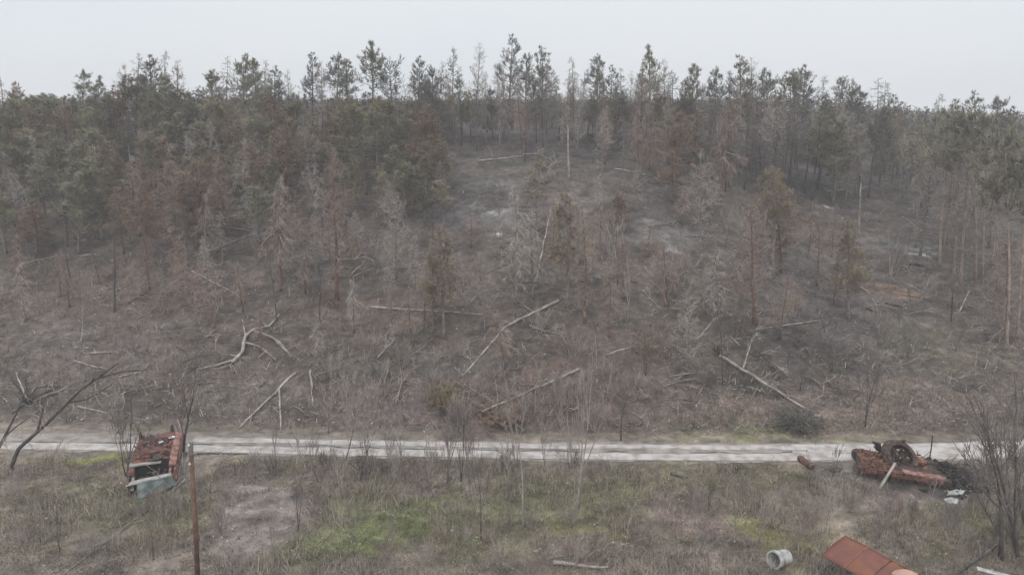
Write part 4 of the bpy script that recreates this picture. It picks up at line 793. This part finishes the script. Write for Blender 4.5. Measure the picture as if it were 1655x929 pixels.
# shed: rusty sheet metal roof over low walls
def zhit(px, py, z): q = plane_hit(px, py, z); return Vector(q)
c0 = zhit(1328, 897, 2.2); c1 = zhit(1366, 866, 2.55); dl = zhit(1480, 925, 2.5) - c1; dl = dl * 1.5
dl0 = dl.copy(); o = empty('metal_shed', Vector((c0.x, c0.y, gz(c0.x, c0.y)))); off = Vector(o.location)
s = MB(); nL = 22; nW = 8; vv = []
for i in range(nL + 1):
    for j in range(nW + 1):
        a = i / nL; b = j / nW; p = c0.lerp(c1, b) + dl * a - off; p.z += .10 * math.sin(math.pi * b) + .025 * math.sin(a * 9) * b + (.02 if j in (0, nW) else 0); vv.append(p)
s.v = vv; s.f = [(i * (nW + 1) + j, (i + 1) * (nW + 1) + j, (i + 1) * (nW + 1) + j + 1, i * (nW + 1) + j + 1) for i in range(nL) for j in range(nW)]
ro = s.build('roof_sheet', M['red_sheet'], o, True); sm = ro.modifiers.new('solid', 'SOLIDIFY'); sm.thickness = .04; dm = ro.modifiers.new('dent', 'DISPLACE'); dm.texture = ctex; dm.strength = .12; dm.texture_coords = 'LOCAL'
for a, m_ in ((.26, 'red_seam'), (.46, 'rust_dark'), (.7, 'red_seam')):
    s = MB(); i = int(a * nL); s.tube([vv[i * (nW + 1) + j] + Vector((0, 0, .03)) for j in range(nW + 1)], [.03 if m_ == 'red_seam' else .018] * (nW + 1), 6); s.build('roof_seam', M[m_], o)
s = MB(); s.tube([vv[i * (nW + 1) + nW] for i in range(nL + 1)], [.035] * (nL + 1), 6); s.tube([vv[i * (nW + 1)] for i in range(nL + 1)], [.03] * (nL + 1), 6); s.tube([vv[j] for j in range(nW + 1)], [.03] * (nW + 1), 6); s.build('roof_edge', M['red_sheet'], o)
s = MB(); A0 = c0.lerp(c1, .35) + dl * .3 - off; A1 = c0.lerp(c1, .9) + dl * .3 - off; A2 = c0.lerp(c1, .9) + dl * .95 - off; A3 = c0.lerp(c1, .35) + dl * .95 - off
for a, b in ((A0, A1), (A1, A2), (A2, A3), (A3, A0)):
    plate(s, [(a.x, a.y, -.4), (b.x, b.y, -.4), (b.x, b.y, b.z - .1), (a.x, a.y, a.z - .1)], .08)
s.build('wall', M['rust_dark'], o); tag(o, 'rusty red sheet metal shed roof with raised seams, bottom right', 'shed')
P = zhit(1462, 932, 2.6); s = MB(); ux = 12
for i in range(9):
    for j in range(ux): a = 2 * math.pi * j / ux; ph = math.pi / 2 * (1 - i / 8); w_ = 1 + .18 * vn(np.array(j * 1.3), np.array(i * .9), 5); s.v.append(Vector((math.cos(a) * .62 * math.sin(ph + .02) * w_, math.sin(a) * .38 * math.sin(ph + .02) * w_, .26 * math.cos(ph))))
for i in range(8):
    for j in range(ux): s.f.append((i * ux + j, i * ux + (j + 1) % ux, (i + 1) * ux + (j + 1) % ux, (i + 1) * ux + j))
s.f.append(tuple(range(ux - 1, -1, -1))); o = s.build('sand_pile', M['sand'], None, True); o.location = P + Vector((0, 0, .08)); tag(o, 'small sandy pink mound on the red shed roof, bottom edge', 'mound')
def wall_ruin(px, py):
    P = at(px, py); o = empty('brick_wall_ruin', P, (0, 0, R(-20))); tag(o, 'broken brick wall stub with pale top, bottom right corner', 'ruined wall'); s = MB(); c = MB()
    for r_ in range(9):
        for k in range(9 - abs(r_ - 5) // 2):
            s.box((-1 + k * .27 + (.13 if r_ % 2 else 0), rw.uniform(-.02, .02), .04 + r_ * .085), (.25, .24, .075))
    for k in range(26): s.box((rw.uniform(-1.6, 1.6), rw.uniform(-.8, .8), gz(P.x, P.y) - P.z + .06), (.25, .12, .08), Euler((rw.random(), rw.random(), rw.random() * 3)).to_matrix())
    s.build('bricks', M['brick'], o, bevel=.008)
    c.box((-.2, 0, .84), (1.9, .32, .07), Euler((0, R(5), 0)).to_matrix()); c.build('coping', M['concrete_pale'], o, bevel=.01)
wall_ruin(1615, 950)
A_ = at(1545, 935); B_ = at(1612, 897); A_.z += .3; B_.z += .75; o = empty('dark_beam', A_); s = MB(); dv = B_ - A_; rt = dv.to_track_quat('X', 'Z').to_matrix(); s.box(dv / 2, (dv.length, .13, .13), rt); s.build('timber', M['bark_dark'], o, bevel=.01); s = MB()
for k in (.2, .5, .8): s.box(dv * k, (.08, .2, .2), rt)
s.build('bracket', M['rust_dark'], o); tag(o, 'dark greenish beam propped beside the brick ruin, bottom right', 'beam')
# pale stones and chunks
ST = [(65, 680), (132, 678), (287, 766), (275, 605), (383, 605), (125, 675), (238, 678), (483, 678), (410, 700), (1300, 705), (1295, 662), (1265, 598), (1440, 560), (1448, 508), (1640, 562), (1654, 563), (1385, 562), (140, 562), (990, 878), (1005, 880), (730, 858), (635, 833), (640, 770), (770, 870), (772, 878), (437, 751), (433, 763), (492, 826), (75, 838), (345, 867), (1485, 812), (1580, 876), (866, 890), (1340, 530), (100, 735), (420, 775), (700, 450), (1530, 720), (1410, 706), (245, 800)]
for i, (a, b) in enumerate(ST):
    P = at(a, b); s = MB(); r_ = rw.uniform(.05, .11); s.tube([Vector((0, 0, -r_ * .5)), Vector((r_ * .2, 0, r_ * .2)), Vector((0, r_ * .2, r_ * .6))], [r_ * .8, r_, r_ * .45], 6)
    o = s.build('pale_stone', M['stone'], None, bevel=.01); o.location = P + Vector((0, 0, .05)); o.scale = (rw.uniform(.8, 1.6), 1, 1)
    TREES.append([o, 'stone', P, .3, None]); tag(o, None, 'stone', 'pale stones on the ground')

# ------------------------------------------------------------------ uncountable cover: grass, brush, litter, undergrowth, far wood
rg = np.random.default_rng(4)
def blades(name, x, y, n, l, w, colr, lay=0.0, jit=.25, spread=.12, zo=0.0):
    N = len(x); X = np.repeat(x, n) + rg.normal(0, spread, N * n); Yv = np.repeat(y, n) + rg.normal(0, spread, N * n)
    Z = height(X, Yv) + zo; a = rg.uniform(0, 2 * np.pi, N * n); el = np.clip(rg.normal(1.15 - lay, .35, N * n), .03, 1.5)
    ln = np.repeat(l, n) * rg.uniform(.5, 1.2, N * n) if np.ndim(l) else l * rg.uniform(.5, 1.2, N * n)
    d = np.stack([np.cos(a) * np.cos(el), np.sin(a) * np.cos(el), np.sin(el)], -1)
    sd = np.stack([-np.sin(a + rg.uniform(-1, 1, N * n)), np.cos(a), np.zeros(N * n)], -1) * (w / 2)
    B = np.stack([X, Yv, Z], -1); mid = B + d * (ln * .55)[:, None]; dn = d.copy(); dn[:, 2] -= .35; tip = mid + dn * (ln * .5)[:, None]
    V = np.stack([B - sd, B + sd, mid + sd * .7, mid - sd * .7, tip], 1).reshape(-1, 3)
    k = np.arange(N * n)[:, None] * 5; Fq = np.concatenate([k + [0, 1, 2], k + [0, 2, 3], k + [3, 2, 4]], 0)
    C = np.repeat(colr, n, 0) * (1 + rg.uniform(-jit, jit, (N * n, 1))); C = np.repeat(C, 5, 0)
    return np_mesh(name, V, Fq, M['scatter'], np.clip(C, 0, .9), 'stuff')
def meadow_pts(n):
    y = rg.uniform(29, 48.3, n); x = rg.uniform(-1, 1, n) * (y * .72 + 5)
    ok = (road_y(x) - y > 1.75) & ~(((x - car.location.x) ** 2 + (y - car.location.y - 3) ** 2) < 3.3 ** 2) & ~(((x - base.x) / 3.8) ** 2 + ((y - base.y) / 2.2) ** 2 < 1)
    return x[ok], y[ok]
x, y = meadow_pts(60000); gc = gcol(x, y); gr = gc[:, 1] / gc[:, 0]
mud = np.array([((x - b[0]) / b[2]) ** 2 + ((y - b[1]) / b[3]) ** 2 < 1 for b in BW if tuple(b[4]) in (MUD, CHAR)]).any(0)
den = (vn(x / 2.2, y / 2.2, 5) > -.3) & (~mud | (fbm(x / .9, y / .9, 44, 2) > .22))
x1, y1, c1_ = x[den], y[den], gc[den]
o = blades('grass', x1, y1, 5, .11 + .12 * (vn(x1 / 3, y1 / 3, 9) + .5), .032, c1_ * (1.0 + .7 * rg.random((len(x1), 1)))); tag(o, 'short patchy green and dun grass covering the meadow below the road', 'grass')
x, y = meadow_pts(9500); k = (vn(x / 3.5, y / 2.5, 15) > -.04) & ~np.array([((x - b[0]) / b[2]) ** 2 + ((y - b[1]) / b[3]) ** 2 < 1 for b in BW if tuple(b[4]) in (MUD, CHAR)]).any(0); x, y = x[k], y[k]
o = blades('dry_brush', x, y, 7, .55 + .5 * rg.random(len(x)), .026, np.array((0.33, 0.275, 0.23)) * (.45 + .7 * rg.random((len(x), 1))), 0.1, .3, .2); tag(o, 'dry grey stalks and brush standing in the meadow', 'brush')
def slope_pts(n, ymax=112, ymin=0):
    y = 50 + (ymax - 50) * rg.random(n) ** 1.25; x = rg.uniform(-1, 1, n) * (y * .72 + 4); ok = y - road_y(x) > 3.3; return x[ok], y[ok]
x, y = slope_pts(60000); gc = gcol(x, y)
o = blades('forest_litter', x, y, 3, .22 + .25 * rg.random(len(x)), .03, gc * np.array((1.0, .98, .97)) * (.4 + 1.1 * rg.random((len(x), 1)) ** 1.5), 1.0, .3, .35, .02); tag(o, 'burnt needles, bark and grass litter on the slope', 'litter')
x, y = slope_pts(34000, 110); pc = np.where(rg.random((len(x), 1)) < .55, np.array([[.40, .345, .30]]), np.array([[.06, .055, .055]])) * (.7 + .5 * rg.random((len(x), 1)))
o = blades('fallen_twigs', x, y, 1, .5 + 1.3 * rg.random(len(x)) ** 2, .045, pc, 1.05, .2, .2, .06); tag(o, 'countless thin fallen twigs strewn over the burnt slope', 'twigs')
x, y = slope_pts(12000, 108); k = (vn(x / 6, y / 5, 25) > -.05) & ((y < 66) | (x / y < -.12) | (rg.random(len(x)) < .35)); x, y = x[k], y[k]
cc = np.where(rg.random((len(x), 1)) < .45, np.array([[.22, .155, .12]]), np.array([[.20, .17, .145]])) * (.6 + .7 * rg.random((len(x), 1)))
o = blades('undergrowth', x, y, 7, .5 + .8 * rg.random(len(x)), .02, cc, .05, .25, .25); tag(o, 'thin leafless undergrowth stems scattered on the slope', 'undergrowth')
x, y = meadow_pts(2600); x2, y2 = slope_pts(5200, 100); x = np.concatenate([x, x2]); y = np.concatenate([y, y2]); nn = len(x)
cz = height(x, y); sz = rg.uniform(.02, .075, nn) ; th = rg.uniform(0, 6.28, nn); P4 = []
for k in range(4): a = th + k * 1.57; P4.append(np.stack([x + sz * np.cos(a) * rg.uniform(.7, 1.5, nn), y + sz * np.sin(a), cz - .01], -1))
P4.append(np.stack([x, y, cz + sz * .9], -1)); Vp = np.stack(P4, 1).reshape(-1, 3); kk = np.arange(nn)[:, None] * 5
o = np_mesh('pebbles', Vp, np.concatenate([kk + [0, 1, 4], kk + [1, 2, 4], kk + [2, 3, 4], kk + [3, 0, 4]]), M['scatter'], np.repeat(np.where(rg.random((nn, 1)) < .35, .5, .16) * np.array([[1, .95, .9]]) * rg.uniform(.6, 1.2, (nn, 1)), 5, 0), 'stuff'); tag(o, 'small pebbles and bark chips on bare soil', 'pebbles')
# tufty dry grass at the hill foot right
x, y = slope_pts(40000, 66); gc = gcol(x, y); k = (gc[:, 0] > .17); x, y, gc = x[k], y[k], gc[k]
o = blades('dry_grass', x, y, 5, .22 + .2 * rg.random(len(x)), .03, gc * 1.2, .25, .3, .15); tag(o, 'reddish dun dry grass tussocks at the foot of the hill', 'grass')
yy = rg.uniform(29, 53.5, 30000); xx = rg.uniform(-1, 1, 30000) * (yy * .72 + 4); dr_ = np.abs(yy - road_y(xx)); k = (dr_ > 1.3) | (rg.random(30000) < .06); xx, yy = xx[k], yy[k]; gc = gcol(xx, yy)
o = blades('ground_litter', xx, yy, 2, .1 + .22 * rg.random(len(xx)), .035, np.clip(gc * (.3 + 1.5 * rg.random((len(xx), 1))), 0, .5), 1.05, .3, .3, .035); tag(o, 'dead leaves, chips and stalk litter on the meadow and road edges', 'litter')
# far wood behind the crest
V = []; Fc = []; Cc = []; nf = 0
NT = 3400; ty = 124 + 330 * rg.random(NT) ** 1.7; tx = rg.uniform(-1, 1, NT) * (ty * .78 + 8); tz = height(tx, ty); thh = rg.uniform(7, 11.5, NT); cl_ = vn(tx / 14, ty / 22, 88); thh = thh * (.85 + .5 * cl_); thh = np.minimum(thh, np.where(tx / ty < .25, np.maximum(24.2 + (ty - 120) * .006 - tz + rg.normal(0, .5, NT), 3), 13 + cl_ * 3)); thh = np.clip(24.3 - 4.2 * sstep(.38, .66, tx / ty) * np.where(ty > 0, 1, 0) + (ty - 120) * .004 * (1 - sstep(.3, .6, tx / ty)) + rg.normal(0, .6, NT) + cl_ - tz, 3, 17)
NB = 95
for i in range(NT):
    f = rg.random(NB); zz = thh[i] * (.25 + .75 * f); rr = (1 - f) ** .7 * thh[i] * .17 * (.4 + .7 * rg.random(NB)); a = rg.uniform(0, 6.28, NB)
    c = np.stack([tx[i] + rr * np.cos(a), ty[i] + rr * np.sin(a), tz[i] + zz], -1)
    w_ = .11 + .0009 * (ty[i] - 120); d1 = rg.normal(0, 1, (NB, 3)) * w_ * 1.6; d2 = rg.normal(0, 1, (NB, 3)) * w_; d1[:, 2] *= .6
    V.append(np.stack([c, c + d1 * 1.3, c + d2 * 1.3], 1).reshape(-1, 3))
    cl = [(.10, .105, .075), (.12, .115, .10), (.16, .13, .11), (.10, .09, .085)][rg.integers(4)]
    Cc.append(np.repeat(np.array(cl)[None] * (.7 + .6 * rg.random((NB, 1))), 3, 0))
    t = .09; tv = np.array([[tx[i] - t, ty[i], tz[i] - .5], [tx[i] + t, ty[i], tz[i] - .5], [tx[i], ty[i], tz[i] + thh[i]], [tx[i], ty[i] - t, tz[i] - .5], [tx[i], ty[i] + t, tz[i] - .5], [tx[i], ty[i], tz[i] + thh[i]]])
    V.append(tv); Cc.append(np.repeat(np.array([[.11, .095, .09]]), 6, 0))
V = np.concatenate(V); Cc = np.concatenate(Cc); Fq = np.arange(len(V)).reshape(-1, 3)
o = np_mesh('distant_wood', V, Fq, M['scatter'], np.clip(Cc, 0, .9), 'stuff'); tag(o, 'hazy mixed wood beyond the crest of the hill', 'wood')

# ------------------------------------------------------------------ labels for the many: look + nearest landmark + order
LM = [(603, 130, 'lone skyline pine'), (821, 130, 'tallest slim skyline pine'), (1049, 140, 'bushy skyline pine'), (268, 150, 'tallest upper left pine'), (65, 170, 'small dark left pine'), (1150, 170, 'skyline gap'), (1390, 340, 'thick pale broken snag'), (919, 250, 'slim broken snag'),
      (693, 504, 'long pale log'), (820, 545, 'long bent trunk'), (415, 550, 'bleached curved dead tree'), (545, 370, 'curly-limbed red pine'), (455, 380, 'black-footed red pine'), (1217, 430, 'pale-branched red pine'), (1240, 625, 'scorched fallen pine'), (1086, 395, 'white chalk patch'),
      (800, 360, 'white ash patch'), (235, 340, 'russet left pine'), (305, 450, 'far-leaning rust pine'), (1540, 495, 'black stump at right'), (1560, 320, 'tall green pines at right'), (250, 745, 'rusty carrier'), (1455, 755, 'tank wreck'), (1258, 898, 'concrete pipe'), (1400, 895, 'red shed roof'),
      (315, 820, 'wooden pole'), (842, 760, 'pale birch-like sapling'), (931, 720, 'double-stemmed pale sapling'), (520, 872, 'bright green grass patch'), (1003, 680, 'vase-shaped sapling'), (430, 650, 'pale log sloping to the road'), (75, 640, 'charred root fan'), (940, 915, 'thick bottom log'), (1250, 320, 'wide tan crown'), (0, 320, 'left picture edge'), (1655, 700, 'right picture edge'), (720, 640, 'tawny fallen crown')]
LOOK = dict(green='green crowned pine', sparse='sparse grey-green pine', brown='scorched brown pine', yellow='yellowed pine', bare='leafless grey pine', barered='leafless reddish pine', baredark='leafless blackened pine', tallgreen='slim high-crowned green pine', sap_pale='pale leafless sapling',
            sap_dark='dark leafless sapling', sap_grey='grey leafless sapling', bush='grey twiggy bush', bushdark='dark twiggy bush', snag_pale='pale broken trunk', snag_dark='charred broken trunk', stone='small pale stone', limb='thin fallen limb', flattop='flat-topped pine', lone='lone pine')
ORD = ['nearest', 'second', 'third', 'fourth', 'fifth', 'sixth', 'seventh', 'eighth', 'ninth', 'tenth', 'eleventh', 'twelfth', 'thirteenth', 'fourteenth', 'fifteenth', 'sixteenth']
for o in [c for c in col.objects if c.parent is None and c.name.startswith('dead_branch') and 'label' not in c]: TREES.append([o, 'limb', Vector(o.location), .3, None])
keys = {}
for o, kind, P, hh, lab in TREES:
    if lab: continue
    q = project(P + Vector((0, 0, hh * .6))); best = min(LM, key=lambda l: math.hypot(l[0] - q[0], (l[1] - q[1]) * 1.3)); dx = q[0] - best[0]; dy = q[1] - best[1]
    dr = ('right of' if dx > 0 else 'left of') if abs(dx) > abs(dy) * 1.1 else ('below' if dy > 0 else 'above')
    sz = '' if kind in ('stone', 'limb') else ('tall ' if hh > (10.5 if 'sap' not in kind and 'bush' not in kind else 5) and kind != 'tallgreen' else ('short ' if hh < (6.5 if 'sap' not in kind and 'bush' not in kind else 1.3) else ''))
    keys.setdefault((sz + LOOK[kind], dr, best[2]), []).append((math.hypot(dx, dy), o))
for (lk, dr, lm), L_ in keys.items():
    L_.sort(key=lambda t: t[0])
    for i, (d0, o) in enumerate(L_):
        o['label'] = f'{lk} {dr} the {lm}' if len(L_) == 1 else f'{lk}, {ORD[min(i, 15)]} one {dr} the {lm}'

# ------------------------------------------------------------------ the air
hz = MB(); hz.box((0, 240, 19), (1200, 620, 54)); hm = bpy.data.materials.new('haze'); hm.use_nodes = True; n = hm.node_tree; n.nodes.clear()
oo = n.nodes.new('ShaderNodeOutputMaterial'); pv = n.nodes.new('ShaderNodeVolumePrincipled'); pv.inputs['Color'].default_value = (1, .985, .975, 1); pv.inputs['Density'].default_value = 0.0010; pv.inputs['Anisotropy'].default_value = 0.2
n.links.new(pv.outputs[0], oo.inputs['Volume']); o = hz.build('haze', hm); tag(o, 'thin grey haze over the hillside', 'haze', kind='stuff')
print('TREES', len(TREES), count)
